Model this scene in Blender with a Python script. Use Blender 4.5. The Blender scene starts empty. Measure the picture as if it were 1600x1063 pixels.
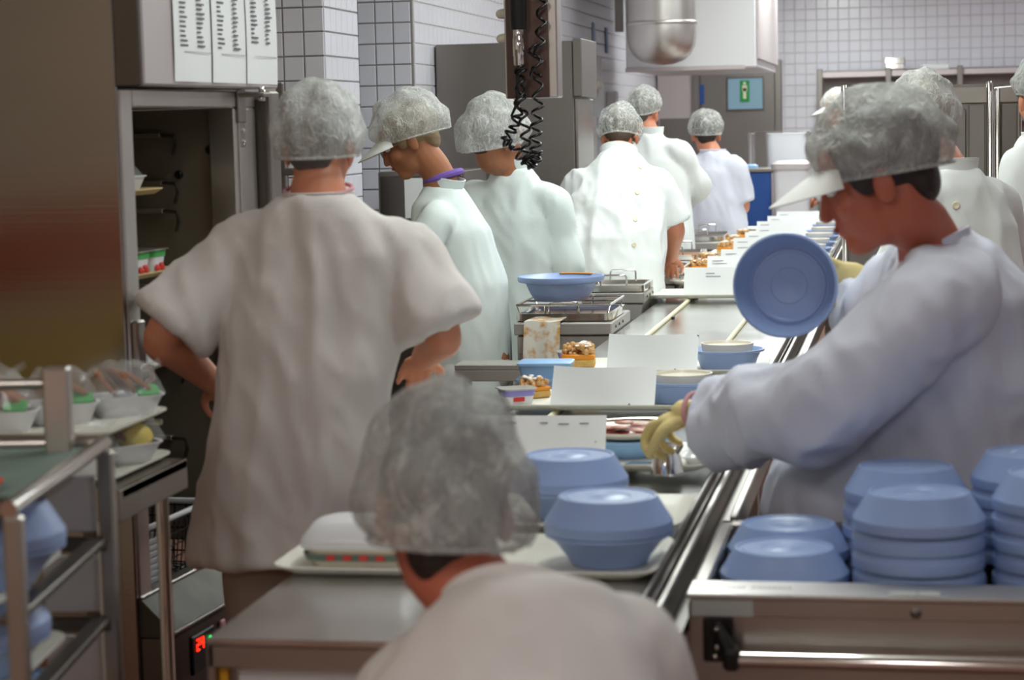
import bpy, bmesh, math, random
import numpy as np
from mathutils import Vector, Matrix, noise
random.seed(7)
SC = bpy.context.scene
COL = SC.collection

# ------------------------------------------------------------------ camera
FPX, CX, CY = 3300.0, 800.0, 531.5            # focal length and centre in pixels of a 1600 x 1063 frame
VPX, VPY, HSL, CAMZ = 1420.0, 180.0, -0.0235, 1.70
def _cv(x, y): return Vector((x - CX, -(y - CY), -FPX))
_Y = _cv(VPX, VPY).normalized()
_Z = _cv(VPX, VPY).cross(_cv(VPX - 1000, VPY - 1000 * HSL)).normalized()
if _Z.y < 0: _Z = -_Z
_X = _Y.cross(_Z)
ROT = Matrix((_X, _Y, _Z))
EYE = Vector((0, 0, CAMZ))
def G(x, y, z):                                # point of the level plane z seen at x, y
    d = ROT @ _cv(x, y); return EYE + d * ((z - CAMZ) / d.z)
def D(x, y, Y):                                # point at distance Y down the hall seen at x, y
    d = ROT @ _cv(x, y); return EYE + d * (Y / d.y)
cam_data = bpy.data.cameras.new('camera'); cam = bpy.data.objects.new('camera', cam_data); COL.objects.link(cam)
cam_data.sensor_width = 36; cam_data.lens = FPX / 1600 * 36
cam_data.clip_start = .05; cam_data.clip_end = 100
cam.matrix_world = Matrix.Translation(EYE) @ ROT.to_4x4()
cam_data.dof.use_dof = True; cam_data.dof.focus_distance = 7.4; cam_data.dof.aperture_fstop = 74.25 / 1000 / .0155
cam_data.dof.aperture_blades = 7
SC.camera = cam

# ------------------------------------------------------------------ light
w = bpy.data.worlds.new('world'); SC.world = w; w.use_nodes = True
w.node_tree.nodes['Background'].inputs[0].default_value = (.8, .9, 1, 1)
w.node_tree.nodes['Background'].inputs[1].default_value = .05
def lamp(x, y, z, sx, sy, power, col, up=False):
    l = bpy.data.lights.new('fluorescent_or_fill_light', 'AREA'); l.shape = 'RECTANGLE'; l.size = sx; l.size_y = sy
    l.energy = power; l.color = col
    o = bpy.data.objects.new('fluorescent_or_fill_light', l); o.location = (x, y, z); COL.objects.link(o)
    if up: o.rotation_euler = (math.pi, 0, 0)
COOL = (.93, 1.0, .97); BLUE = (.84, .92, 1.0); WARM = (1.0, .96, .92)
CEIL = 3.25
for k, e in enumerate((33, 28, 28, 36, 46)): lamp(-.7, 9.0 + 2.2 * k, CEIL - .25, .3, 1.5, e, COOL); lamp(-.7, 9.0 + 2.2 * k, CEIL - .22, .3, 1.5, e * .3, COOL, True)  # up-facing ones are added to brighten the ceiling mirrored in the belt top
lamp(-.75, 6.8, CEIL - .25, .3, 1.5, 24, COOL); lamp(-.75, 6.8, CEIL - .22, .3, 1.5, 16, COOL, True)  # second lamp faces up, added only to brighten the ceiling
for k in range(3): lamp(1.7, 8.6 + 4 * k, CEIL - .05, .3, 1.5, 40, BLUE)
lamp(-.3, 4.6, CEIL - .25, .3, 1.5, 21, COOL); lamp(-.3, 4.6, CEIL - .22, .3, 1.5, 12, COOL, True)  # up-facing partner again added for a brighter ceiling
lamp(-1.8, .2, CEIL - .05, .3, 2.2, 38, WARM)  # unseen lamp placed to brighten the left wall mirrored in the fridge side
lamp(1.6, 1.2, CEIL - .05, .3, 1.5, 20, BLUE)
lamp(0.0, -2.4, CEIL - .05, .3, 1.5, 36, WARM)  # unseen lamp behind the camera, added as weak fill for the near end
lamp(-1.6, -4.9, CEIL - .05, 1.5, .3, 30, WARM)  # unseen lamp added to brighten the rear wall for steel reflections
SC.view_settings.view_transform = 'Standard'; SC.view_settings.look = 'None'
SC.view_settings.gamma = 1; SC.view_settings.use_curve_mapping = False
SC.view_settings.exposure = 0.0
SC.cycles.use_denoising = True
SC.cycles.max_bounces = 8; SC.cycles.diffuse_bounces = 4; SC.cycles.glossy_bounces = 4; SC.cycles.transparent_max_bounces = 12
SC.cycles.sample_clamp_indirect = 6

# ------------------------------------------------------------------ materials
def lin(c):
    return tuple((v / 255 / 12.92 if v / 255 <= .04045 else ((v / 255 + .055) / 1.055) ** 2.4) for v in c)
def mat(name, rgb, rough=.5, metal=0, bump=None, var=None, spec=.5, emit=None, aniso=None, sss=0, coat=0, trans=0):
    """bump=(scale xyz, strength, distance); var=(scale xyz, dark factor, rough delta)"""
    m = bpy.data.materials.new(name); m.use_nodes = True
    nt = m.node_tree; b = nt.nodes['Principled BSDF']
    c = lin(rgb)
    b.inputs['Base Color'].default_value = (*c, 1); b.inputs['Roughness'].default_value = rough
    b.inputs['Metallic'].default_value = metal; b.inputs['Specular IOR Level'].default_value = spec
    b.inputs['Coat Weight'].default_value = coat
    b.inputs['Transmission Weight'].default_value = trans
    if sss:
        b.inputs['Subsurface Weight'].default_value = sss; b.inputs['Subsurface Radius'].default_value = (.02, .008, .004)
        b.inputs['Subsurface Scale'].default_value = .5
    if emit:
        b.inputs['Emission Color'].default_value = (*lin(emit[0]), 1); b.inputs['Emission Strength'].default_value = emit[1]
    if bump or var:
        tc = nt.nodes.new('ShaderNodeTexCoord')
    def ns(scale, detail=3):
        mp = nt.nodes.new('ShaderNodeMapping'); mp.inputs['Scale'].default_value = scale
        nt.links.new(tc.outputs['Object'], mp.inputs[0])
        n = nt.nodes.new('ShaderNodeTexNoise'); n.inputs['Scale'].default_value = 1; n.inputs['Detail'].default_value = detail
        nt.links.new(mp.outputs[0], n.inputs['Vector']); return n
    if bump:
        n = ns(bump[0]); bp = nt.nodes.new('ShaderNodeBump'); bp.inputs['Strength'].default_value = bump[1]; bp.inputs['Distance'].default_value = bump[2]
        nt.links.new(n.outputs[0], bp.inputs['Height']); nt.links.new(bp.outputs[0], b.inputs['Normal'])
    if var:
        n = ns(var[0], 4); r = nt.nodes.new('ShaderNodeValToRGB')
        r.color_ramp.elements[0].position = .3; r.color_ramp.elements[1].position = .7
        r.color_ramp.elements[0].color = (*[v * var[1] for v in c], 1); r.color_ramp.elements[1].color = (*c, 1)
        nt.links.new(n.outputs[0], r.inputs[0]); nt.links.new(r.outputs[0], b.inputs['Base Color'])
        if var[2]:
            mr = nt.nodes.new('ShaderNodeMapRange'); mr.inputs[3].default_value = rough - var[2]; mr.inputs[4].default_value = rough + var[2]
            nt.links.new(n.outputs[0], mr.inputs[0]); nt.links.new(mr.outputs[0], b.inputs['Roughness'])
    return m
M = {}
M['steel'] = mat('brushed_steel', (186, 180, 174), .34, 1, bump=((3, 60, 220), .05, .01), var=((2.5, 3, 3), .8, .07))
M['steel_side'] = mat('satin_steel_sheet', (168, 160, 150), .15, 1, bump=((1.2, 1.2, 90), .02, .006), var=((1.5, 1.5, 3), .86, .05))
M['counter'] = mat('counter_steel', (184, 180, 174), .42, .55, var=((3, 3, 3), .88, .05))
M['steel_light'] = mat('light_steel', (214, 209, 204), .34, 1, bump=((4, 200, 4), .04, .01), var=((4, 4, 4), .86, .06))
M['steel_dark'] = mat('dark_steel', (118, 112, 106), .36, 1, var=((3, 3, 3), .75, .06))
M['steel_top'] = mat('worktop_steel', (222, 222, 220), .2, 1, bump=((14, 14, 14), .03, .01), var=((6, 4, 4), .82, .07))
M['mirror'] = mat('polished_steel', (205, 200, 196), .05, 1)
M['chrome'] = mat('chrome', (225, 222, 218), .1, 1)
M['grey_steel'] = mat('grey_cabinet_steel', (142, 136, 131), .38, .85, var=((1.5, 1.5, 1.5), .9, .05))
M['pinkgrey'] = mat('enamel_panel', (196, 186, 186), .42, .25)
M['tile'] = mat('white_glazed_tile', (224, 223, 232), .22, var=((1.1, 1.1, 1.1), .96, 0))
M['grout'] = mat('grey_grout', (140, 135, 132), .9)
M['grout_pale'] = mat('pale_grout', (200, 195, 190), .9)
M['floor'] = mat('red_quarry_floor', (146, 100, 82), .35, var=((7, 7, 7), .7, .08))
M['red_band'] = mat('red_brown_reflection_band', (176, 84, 60), .4)
M['olive_band'] = mat('olive_reflection_band', (186, 168, 84), .5)
M['rearwall'] = mat('rear_wall_paint', (196, 188, 172), .6)
M['ceiling'] = mat('ceiling_paint', (232, 232, 230), .8)
M['white'] = mat('white_enamel', (224, 224, 226), .35)
M['blue'] = mat('pale_blue_plastic', (146, 168, 212), .36, bump=((60, 60, 60), .04, .005), spec=.45)
M['blue_box'] = mat('sky_blue_plastic', (150, 190, 232), .4)
M['deep_blue'] = mat('deep_blue_panel', (34, 82, 158), .45)
M['cream'] = mat('cream_porcelain', (226, 218, 200), .25)
M['belt'] = mat('cream_cord', (232, 224, 190), .5)
M['tray'] = mat('ivory_tray', (226, 224, 212), .38)
M['slat'] = mat('beige_tray_edge', (216, 192, 142), .5)
M['black'] = mat('black_plastic', (16, 16, 17), .35)
M['black_rubber'] = mat('black_cable', (13, 13, 14), .3)
M['inside'] = mat('fridge_liner_steel', (138, 128, 112), .42, .45, var=((3, 3, 3), .8, .06))
M['liner_dark'] = mat('dark_fridge_liner', (52, 47, 43), .4, .5)
M['paper'] = mat('paper', (238, 240, 240), .7)
M['card'] = mat('menu_card', (236, 238, 238), .65)
M['cloth_white'] = mat('white_coat_cotton', (236, 240, 238), .85, bump=((90, 90, 90), .12, .004))
M['cloth_mint'] = mat('white_coat_cool', (224, 234, 231), .85, bump=((90, 90, 90), .12, .004))
M['cloth_grey'] = mat('worn_white_tunic', (216, 210, 206), .88, bump=((90, 90, 90), .12, .004))
M['cloth_blue'] = mat('bluish_white_gown', (212, 215, 228), .85, bump=((90, 90, 90), .12, .004))
M['cloth_tee'] = mat('white_knit', (222, 224, 236), .88, bump=((90, 90, 90), .12, .004))
M['trouser'] = mat('beige_trousers', (176, 160, 146), .85)
M['trouser_white'] = mat('white_trousers', (216, 216, 214), .85)
M['purple'] = mat('purple_shirt', (122, 92, 178), .8)
M['pink'] = mat('pink_trim', (206, 150, 156), .8)
M['skin'] = mat('skin', (206, 136, 104), .5, sss=.12)
M['skin_red'] = mat('ruddy_skin', (188, 104, 80), .5, sss=.12)
M['skin_tan'] = mat('tan_skin', (170, 112, 78), .5, sss=.1)
M['hair_dark'] = mat('dark_hair', (42, 27, 22), .5, bump=((40, 40, 160), .4, .01))
M['hair_brown'] = mat('brown_hair', (86, 66, 50), .55, bump=((40, 40, 160), .4, .01))
M['hair_grey'] = mat('grey_hair', (92, 88, 84), .55, bump=((40, 40, 160), .4, .01))
M['hair_fair'] = mat('fair_hair', (150, 126, 92), .55, bump=((40, 40, 160), .4, .01))
M['lip'] = mat('lips', (150, 70, 62), .45)
M['eye'] = mat('eye', (235, 232, 226), .2)
M['iris'] = mat('iris', (50, 34, 26), .2)
M['shoe'] = mat('white_clog', (210, 208, 204), .5)
M['glove'] = mat('yellow_glove', (224, 204, 140), .55)
M['visor'] = mat('white_visor', (226, 226, 222), .6)
M['button'] = mat('cream_button', (226, 218, 190), .4)
M['sponge'] = mat('sponge_cake', (226, 182, 104), .85, bump=((120, 120, 120), .5, .004), var=((60, 60, 60), .8, 0))
M['crumble'] = mat('crumble_topping', (224, 176, 118), .9, var=((50, 50, 50), .75, 0))
M['sugar'] = mat('sugar_dust', (246, 238, 226), .9)
M['apricot'] = mat('apricot_filling', (232, 146, 34), .4)
M['bread'] = mat('brown_bread', (164, 112, 78), .85, bump=((90, 90, 90), .5, .004), var=((40, 40, 40), .8, 0))
M['crust'] = mat('bread_crust', (110, 66, 42), .8)
M['sauce'] = mat('meat_sauce', (128, 42, 34), .25, var=((40, 40, 40), .5, 0))
M['meat'] = mat('ham_slice', (196, 134, 116), .4, var=((50, 50, 50), .8, 0))
M['lemon'] = mat('yellow_rind', (222, 196, 60), .4)
M['green'] = mat('exit_green', (10, 120, 52), .5, emit=((10, 120, 52), .35))
M['exit_pane'] = mat('exit_pane', (120, 150, 166), .25, emit=((130, 160, 176), .25))
M['red_print'] = mat('red_print', (206, 52, 44), .5)
M['green_print'] = mat('green_print', (66, 168, 84), .5)
M['violet_print'] = mat('violet_print', (146, 138, 208), .5)
M['ink'] = mat('grey_ink', (96, 98, 104), .8)
M['ink_dark'] = mat('dark_ink', (62, 64, 70), .8)
M['label_grey'] = mat('pale_label', (176, 178, 172), .7)
M['brown_panel'] = mat('brown_enamel', (88, 66, 60), .32, .4)
M['copper'] = mat('copper_brown', (140, 88, 52), .25, 1)
M['teal_mat'] = mat('grey_green_mat', (104, 122, 112), .7)
M['orange'] = mat('orange_red_plastic', (222, 72, 40), .5)
M['red_led'] = mat('red_digits', (255, 30, 10), .5, emit=((255, 36, 16), 4))
M['green_led'] = mat('green_lamp', (20, 220, 80), .5, emit=((30, 230, 90), 3))
M['yellow'] = mat('yellow_edge', (206, 150, 30), .5)
M['bag'] = mat('white_cloth_bag', (226, 228, 234), .85)
def glassy(name, rgb, alpha, rough=.1):
    m = bpy.data.materials.new(name); m.use_nodes = True; nt = m.node_tree; b = nt.nodes['Principled BSDF']
    b.inputs['Base Color'].default_value = (*lin(rgb), 1); b.inputs['Roughness'].default_value = rough; b.inputs['Alpha'].default_value = alpha
    b.inputs['Specular IOR Level'].default_value = .9
    return m
M['film'] = glassy('clear_film', (235, 238, 238), .16, .08)
M['grime'] = mat('stained_sill_steel', (92, 88, 78), .55, .5, var=((9, 9, 9), .55, 0))
M['foil_film'] = glassy('crinkled_film', (225, 225, 220), .3, .1)
def cloth_stain():
    m = mat('stained_cloth', (236, 234, 222), .85); nt = m.node_tree; b = nt.nodes['Principled BSDF']
    tc = nt.nodes.new('ShaderNodeTexCoord'); n = nt.nodes.new('ShaderNodeTexNoise'); n.inputs['Scale'].default_value = 16; n.inputs['Detail'].default_value = 5
    nt.links.new(tc.outputs['Object'], n.inputs['Vector'])
    r = nt.nodes.new('ShaderNodeValToRGB'); r.color_ramp.elements[0].position = .47; r.color_ramp.elements[1].position = .6
    r.color_ramp.elements[0].color = (*lin((236, 234, 222)), 1); r.color_ramp.elements[1].color = (*lin((216, 160, 70)), 1)
    nt.links.new(n.outputs[0], r.inputs[0]); nt.links.new(r.outputs[0], b.inputs['Base Color']); return m
M['stained'] = cloth_stain()
def net_mat(name, rgb, lo, hi, scale=1.0):
    """gauzy non-woven cap: see-through where it lies single, whiter in its creases"""
    m = bpy.data.materials.new(name); m.use_nodes = True; nt = m.node_tree
    b = nt.nodes['Principled BSDF']; b.inputs['Base Color'].default_value = (*lin(rgb), 1); b.inputs['Roughness'].default_value = .7
    b.inputs['Specular IOR Level'].default_value = .3
    tc = nt.nodes.new('ShaderNodeTexCoord'); mp = nt.nodes.new('ShaderNodeMapping'); mp.inputs['Scale'].default_value = (26 * scale, 26 * scale, 14 * scale)
    nt.links.new(tc.outputs['Object'], mp.inputs[0])
    n = nt.nodes.new('ShaderNodeTexNoise'); n.inputs['Scale'].default_value = 1; n.inputs['Detail'].default_value = 3; n.inputs['Distortion'].default_value = 1.0
    nt.links.new(mp.outputs[0], n.inputs['Vector'])
    def vein(scale, width):
        q = nt.nodes.new('ShaderNodeTexNoise'); q.inputs['Scale'].default_value = scale; q.inputs['Detail'].default_value = 2; q.inputs['Distortion'].default_value = .8
        nt.links.new(mp.outputs[0], q.inputs['Vector'])
        a = nt.nodes.new('ShaderNodeMath'); a.operation = 'SUBTRACT'; a.inputs[1].default_value = .5; nt.links.new(q.outputs[0], a.inputs[0])
        b_ = nt.nodes.new('ShaderNodeMath'); b_.operation = 'ABSOLUTE'; nt.links.new(a.outputs[0], b_.inputs[0])
        r = nt.nodes.new('ShaderNodeMapRange'); r.inputs[1].default_value = 0; r.inputs[2].default_value = width; r.inputs[3].default_value = 1; r.inputs[4].default_value = 0
        nt.links.new(b_.outputs[0], r.inputs[0]); return r
    v1, v2 = vein(1.3, .05), vein(3.1, .06)
    mx = nt.nodes.new('ShaderNodeMath'); mx.operation = 'MAXIMUM'; nt.links.new(v1.outputs[0], mx.inputs[0])
    h = nt.nodes.new('ShaderNodeMath'); h.operation = 'MULTIPLY'; h.inputs[1].default_value = .75; nt.links.new(v2.outputs[0], h.inputs[0]); nt.links.new(h.outputs[0], mx.inputs[1])
    r0 = nt.nodes.new('ShaderNodeMapRange'); r0.inputs[1].default_value = .3; r0.inputs[2].default_value = .7; r0.inputs[3].default_value = lo * .75; r0.inputs[4].default_value = lo * 1.25
    nt.links.new(n.outputs[0], r0.inputs[0])
    mm = nt.nodes.new('ShaderNodeMath'); mm.operation = 'MULTIPLY_ADD'; mm.inputs[1].default_value = hi - lo; mm.use_clamp = True
    nt.links.new(mx.outputs[0], mm.inputs[0]); nt.links.new(r0.outputs[0], mm.inputs[2]); nt.links.new(mm.outputs[0], b.inputs['Alpha'])
    bp = nt.nodes.new('ShaderNodeBump'); bp.inputs['Strength'].default_value = .6; bp.inputs['Distance'].default_value = .006
    nt.links.new(mx.outputs[0], bp.inputs['Height']); nt.links.new(bp.outputs[0], b.inputs['Normal'])
    return m
M['net'] = net_mat('hair_net_gauze', (232, 234, 228), .27, .72)
M['net_thick'] = net_mat('hair_net_gauze_dense', (228, 230, 226), .44, .82)
M['net_grey'] = net_mat('hair_net_gauze_grey', (200, 202, 198), .5, .8, .8)

# ------------------------------------------------------------------ mesh kit
class MB:
    def __init__(s): s.v = []; s.f = []
    def add(s, vs, fs, T=None):
        o = len(s.v)
        s.v += [tuple(T @ Vector(v)) if T is not None else tuple(v) for v in vs]
        s.f += [tuple(i + o for i in f) for f in fs]; return s
    def box(s, lo, hi, T=None, b=0.0):
        (x0, y0, z0), (x1, y1, z1) = lo, hi
        if b <= 0:
            vs = [(x, y, z) for z in (z0, z1) for y in (y0, y1) for x in (x0, x1)]
            return s.add(vs, [(0, 2, 3, 1), (4, 5, 7, 6), (0, 1, 5, 4), (2, 6, 7, 3), (0, 4, 6, 2), (1, 3, 7, 5)], T)
        b = min(b, .49 * min(x1 - x0, y1 - y0, z1 - z0)); vs = []; idx = {}
        for sx in (0, 1):
            for sy in (0, 1):
                for sz in (0, 1):
                    X, Y, Z = (x0, x1)[sx], (y0, y1)[sy], (z0, z1)[sz]; ax, ay, az = (1, -1)[sx] * b, (1, -1)[sy] * b, (1, -1)[sz] * b
                    idx[sx, sy, sz] = len(vs); vs += [(X, Y + ay, Z + az), (X + ax, Y, Z + az), (X + ax, Y + ay, Z)]
        q = lambda a, k: idx[a] + k; fs = []
        for sx in (0, 1):
            f = [q((sx, 0, 0), 0), q((sx, 1, 0), 0), q((sx, 1, 1), 0), q((sx, 0, 1), 0)]; fs.append(f if sx else f[::-1])
            f = [q((0, sx, 0), 1), q((1, sx, 0), 1), q((1, sx, 1), 1), q((0, sx, 1), 1)]; fs.append(f[::-1] if sx else f)
            f = [q((0, 0, sx), 2), q((1, 0, sx), 2), q((1, 1, sx), 2), q((0, 1, sx), 2)]; fs.append(f if sx else f[::-1])
        for i in (0, 1):
            for j in (0, 1):
                fs.append([q((0, i, j), 1), q((1, i, j), 1), q((1, i, j), 2), q((0, i, j), 2)])
                fs.append([q((i, 0, j), 0), q((i, 1, j), 0), q((i, 1, j), 2), q((i, 0, j), 2)])
                fs.append([q((i, j, 0), 0), q((i, j, 1), 0), q((i, j, 1), 1), q((i, j, 0), 1)])
        fs += [(q(a, 0), q(a, 1), q(a, 2)) for a in idx]
        return s.add(vs, fs, T)
    def lathe(s, prof, n=32, T=None, cap=True):
        vs = [(r * math.cos(2 * math.pi * i / n), r * math.sin(2 * math.pi * i / n), z) for r, z in prof for i in range(n)]
        fs = [(k * n + i, k * n + (i + 1) % n, (k + 1) * n + (i + 1) % n, (k + 1) * n + i) for k in range(len(prof) - 1) for i in range(n)]
        if cap: fs += [tuple(range(n))[::-1], tuple((len(prof) - 1) * n + i for i in range(n))]
        return s.add(vs, fs, T)
    def rr(s, secs, T=None, n=5, cap0=True, cap1=True):
        """loft of rounded rectangles (width, depth, corner radius, z[, dx, dy])"""
        vs = []; m = 4 * n
        for sec in secs:
            w_, d_, r_, z = sec[:4]; dx, dy = (sec[4], sec[5]) if len(sec) > 4 else (0, 0)
            r_ = min(r_, w_ / 2 - 1e-4, d_ / 2 - 1e-4)
            for c, (sx, sy) in enumerate(((1, 1), (-1, 1), (-1, -1), (1, -1))):
                for k in range(n):
                    a = math.pi / 2 * (c + k / (n - 1))
                    vs.append((sx * (w_ / 2 - r_) + r_ * math.cos(a) + dx, sy * (d_ / 2 - r_) + r_ * math.sin(a) + dy, z))
        L = len(secs)
        fs = [(k * m + i, k * m + (i + 1) % m, (k + 1) * m + (i + 1) % m, (k + 1) * m + i) for k in range(L - 1) for i in range(m)]
        if cap0: fs.append(tuple(range(m))[::-1])
        if cap1: fs.append(tuple((L - 1) * m + i for i in range(m)))
        return s.add(vs, fs, T)
    def tube(s, pts, rad, n=8, T=None, closed=False):
        P = [Vector(p) for p in pts]; L = len(P); R = rad if hasattr(rad, '__len__') else [rad] * L
        vs = []; u = None
        for i in range(L):
            a = P[(i - 1) % L] if closed or i else P[0]; c = P[(i + 1) % L] if closed or i < L - 1 else P[-1]
            t = (c - a).normalized()
            if u is None: u = t.orthogonal().normalized()
            u = (u - t * u.dot(t)); u = u.normalized() if u.length > 1e-6 else t.orthogonal().normalized()
            w_ = t.cross(u)
            vs += [P[i] + (u * math.cos(2 * math.pi * k / n) + w_ * math.sin(2 * math.pi * k / n)) * R[i] for k in range(n)]
        fs = [(i * n + k, i * n + (k + 1) % n, ((i + 1) % L) * n + (k + 1) % n, ((i + 1) % L) * n + k) for i in range(L if closed else L - 1) for k in range(n)]
        if not closed: fs += [tuple(range(n))[::-1], tuple((L - 1) * n + k for k in range(n))]
        return s.add(vs, fs, T)
    def limb(s, pts, rad, n=14, sub=5, end=1.0):
        """smoothly bent round limb with rounded ends"""
        P = [Vector(p) for p in pts]; Q = []; R = []
        for i in range(len(P) - 1):
            a, b, c, d = P[max(i - 1, 0)], P[i], P[i + 1], P[min(i + 2, len(P) - 1)]
            for k in range(sub):
                t = k / sub
                Q.append(.5 * ((2 * b) + (c - a) * t + (2 * a - 5 * b + 4 * c - d) * t * t + (3 * b - a - 3 * c + d) * t ** 3))
                R.append(rad[i] + (rad[i + 1] - rad[i]) * t)
        Q.append(P[-1]); R.append(rad[-1])
        t0 = (Q[0] - Q[1]).normalized(); t1 = (Q[-1] - Q[-2]).normalized()
        h = [(Q[0] + t0 * R[0] * math.sin(a), R[0] * math.cos(a)) for a in (1.45, 1.0, .5)]
        e = [(Q[-1] + t1 * R[-1] * end * math.sin(a), R[-1] * (math.cos(a) if end > .5 else .98 - .6 * (a > 1.2))) for a in (.5, 1.0, 1.45)]
        return s.tube([p for p, _ in h] + Q + [p for p, _ in e], [r for _, r in h] + R + [r for _, r in e], n)
    def ell(s, c, r, T=None, n=16, m=10):
        vs = [(c[0], c[1], c[2] - r[2])]
        for j in range(1, m):
            a = -math.pi / 2 + math.pi * j / m
            vs += [(c[0] + r[0] * math.cos(a) * math.cos(2 * math.pi * i / n), c[1] + r[1] * math.cos(a) * math.sin(2 * math.pi * i / n), c[2] + r[2] * math.sin(a)) for i in range(n)]
        vs.append((c[0], c[1], c[2] + r[2])); e = len(vs) - 1
        fs = [(0, 1 + (i + 1) % n, 1 + i) for i in range(n)]
        fs += [(1 + j * n + i, 1 + j * n + (i + 1) % n, 1 + (j + 1) * n + (i + 1) % n, 1 + (j + 1) * n + i) for j in range(m - 2) for i in range(n)]
        fs += [(e, 1 + (m - 2) * n + i, 1 + (m - 2) * n + (i + 1) % n) for i in range(n)]
        return s.add(vs, fs, T)
    def loft(s, secs, n=24, pw=2.4):
        """secs: (centre, right vec, forward vec, half width, half depth)"""
        vs = []
        for c, R, F, a, b in secs:
            for k in range(n):
                t = 2 * math.pi * k / n; cs, sn = math.cos(t), math.sin(t)
                vs.append(c + R * (a * math.copysign(abs(cs) ** (2 / pw), cs)) + F * (b * math.copysign(abs(sn) ** (2 / pw), sn)))
        L = len(secs)
        fs = [(k * n + i, k * n + (i + 1) % n, (k + 1) * n + (i + 1) % n, (k + 1) * n + i) for k in range(L - 1) for i in range(n)]
        fs += [tuple(range(n))[::-1], tuple((L - 1) * n + i for i in range(n))]
        return s.add(vs, fs)
    def sheet(s, fn, nu, nv, th=0.0):
        """grid surface fn(u, v) -> Vector, given thickness th"""
        P = [[Vector(fn(i / nu, j / nv)) for i in range(nu + 1)] for j in range(nv + 1)]
        ids = lambda j, i: j * (nu + 1) + i
        vs = [p for row in P for p in row]
        fs = [(ids(j, i), ids(j, i + 1), ids(j + 1, i + 1), ids(j + 1, i)) for j in range(nv) for i in range(nu)]
        if th:
            o = len(vs); N = []
            for j in range(nv + 1):
                for i in range(nu + 1):
                    du = P[j][min(i + 1, nu)] - P[j][max(i - 1, 0)]; dv = P[min(j + 1, nv)][i] - P[max(j - 1, 0)][i]
                    N.append(du.cross(dv).normalized())
            vs = vs + [p - N[k] * th for k, p in enumerate(vs)]
            fs += [tuple(q + o for q in f[::-1]) for f in fs[:]]
            rim = [ids(0, i) for i in range(nu)] + [ids(j, nu) for j in range(nv)] + [ids(nv, i) for i in range(nu, 0, -1)] + [ids(j, 0) for j in range(nv, 0, -1)]
            fs += [(rim[k], rim[k] + o, rim[(k + 1) % len(rim)] + o, rim[(k + 1) % len(rim)]) for k in range(len(rim))]
        return s.add(vs, fs)
    def mesh(s, name, smooth=None):
        me = bpy.data.meshes.new(name); me.from_pydata([tuple(v) for v in s.v], [], s.f)
        bm = bmesh.new(); bm.from_mesh(me); bmesh.ops.recalc_face_normals(bm, faces=bm.faces)
        if smooth is not None:
            for f in bm.faces: f.smooth = True
            for e in bm.edges:
                e.smooth = len(e.link_faces) == 2 and e.calc_face_angle(0) < smooth
        bm.to_mesh(me); bm.free(); return me

def ob(name, mb, m, parent=None, smooth=.7, loc=None):
    """one mesh object; coordinates are local to the parent, or to loc"""
    me = mb if isinstance(mb, bpy.types.Mesh) else mb.mesh(name, smooth)
    if m is not None and not me.materials: me.materials.append(M[m] if isinstance(m, str) else m)
    o = bpy.data.objects.new(name, me); COL.objects.link(o)
    if parent is not None: o.parent = parent
    if loc is not None: o.location = loc
    return o
def wob(name, mb, m, root, smooth=.7, up=None):
    """part given in world coordinates under a root that is only translated; up = its parent part"""
    base = Vector(root['base'])
    mb.v = [tuple(Vector(v) - base) for v in mb.v]
    return ob(name, mb, m, up if up is not None else root, smooth)
def tag(o, label, cat, group=None):
    o['label'] = label; o['category'] = cat
    if group: o['group'] = group
    return o
def thing(name, label, cat, loc=(0, 0, 0), rz=0.0, group=None):
    o = bpy.data.objects.new(name, None); o.empty_display_size = .05; COL.objects.link(o)
    o.location = loc; o.rotation_euler = (0, 0, rz); o['base'] = tuple(loc)
    return tag(o, label, cat, group)
def copy_tree(o, parent=None):
    c = o.copy(); COL.objects.link(c)
    if parent is not None: c.parent = parent
    for ch in [x for x in o.children]: copy_tree(ch, c)
    return c
def dup(o, loc, rz, label, group=None):
    c = copy_tree(o); c.location = loc; c.rotation_euler = (0, 0, rz); c['label'] = label
    if group: c['group'] = group
    return c
def struct(name, mb, m, parent=None, smooth=None):
    o = ob(name, mb, m, parent, smooth)
    if parent is None: o['kind'] = 'structure'
    return o
TR = Matrix.Translation
def RZ(a): return Matrix.Rotation(a, 4, 'Z')
def RX(a): return Matrix.Rotation(a, 4, 'X')
def RY(a): return Matrix.Rotation(a, 4, 'Y')

# ================================================================== THE SETTING
BACK = 20.0
struct('floor', MB().box((-4.2, -6, -.1), (4.4, BACK + .3, 0)), 'floor')
struct('ceiling', MB().box((-4.2, -6, CEIL), (4.4, BACK + .3, CEIL + .1)), 'ceiling')
wr = struct('wall_rear', MB().box((-4.2, -6.2, 0), (4.4, -6, CEIL)), 'rearwall')
struct('reflection_band_red', MB().box((-3.4, -6, 1.17), (-3.37, 4.2, 1.45)), 'red_band')  # unseen band added so the fridge side mirrors a red strip
struct('reflection_band_olive', MB().box((-3.4, -6, .74), (-3.375, 4.2, 1.05)), 'olive_band')  # unseen band made up for the olive reflection low on the fridge side
struct('wall_right', MB().box((4.2, -6, 0), (4.4, BACK, CEIL)), 'white')
def tile_mesh(wd, ht, th=.006, g=.003):
    b = .0025; a, c = wd / 2 - g, ht / 2 - g
    vs = [(-a, 0, -c), (a, 0, -c), (a, 0, c), (-a, 0, c), (-a, -th + b, -c), (a, -th + b, -c), (a, -th + b, c), (-a, -th + b, c), (-a + b, -th, -c + b), (a - b, -th, -c + b), (a - b, -th, c - b), (-a + b, -th, c - b)]
    fs = [(8, 9, 10, 11)] + [(i, (i + 1) % 4, 4 + (i + 1) % 4, 4 + i) for i in range(4)] + [(4 + i, 4 + (i + 1) % 4, 8 + (i + 1) % 4, 8 + i) for i in range(4)]
    return vs, fs
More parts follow.
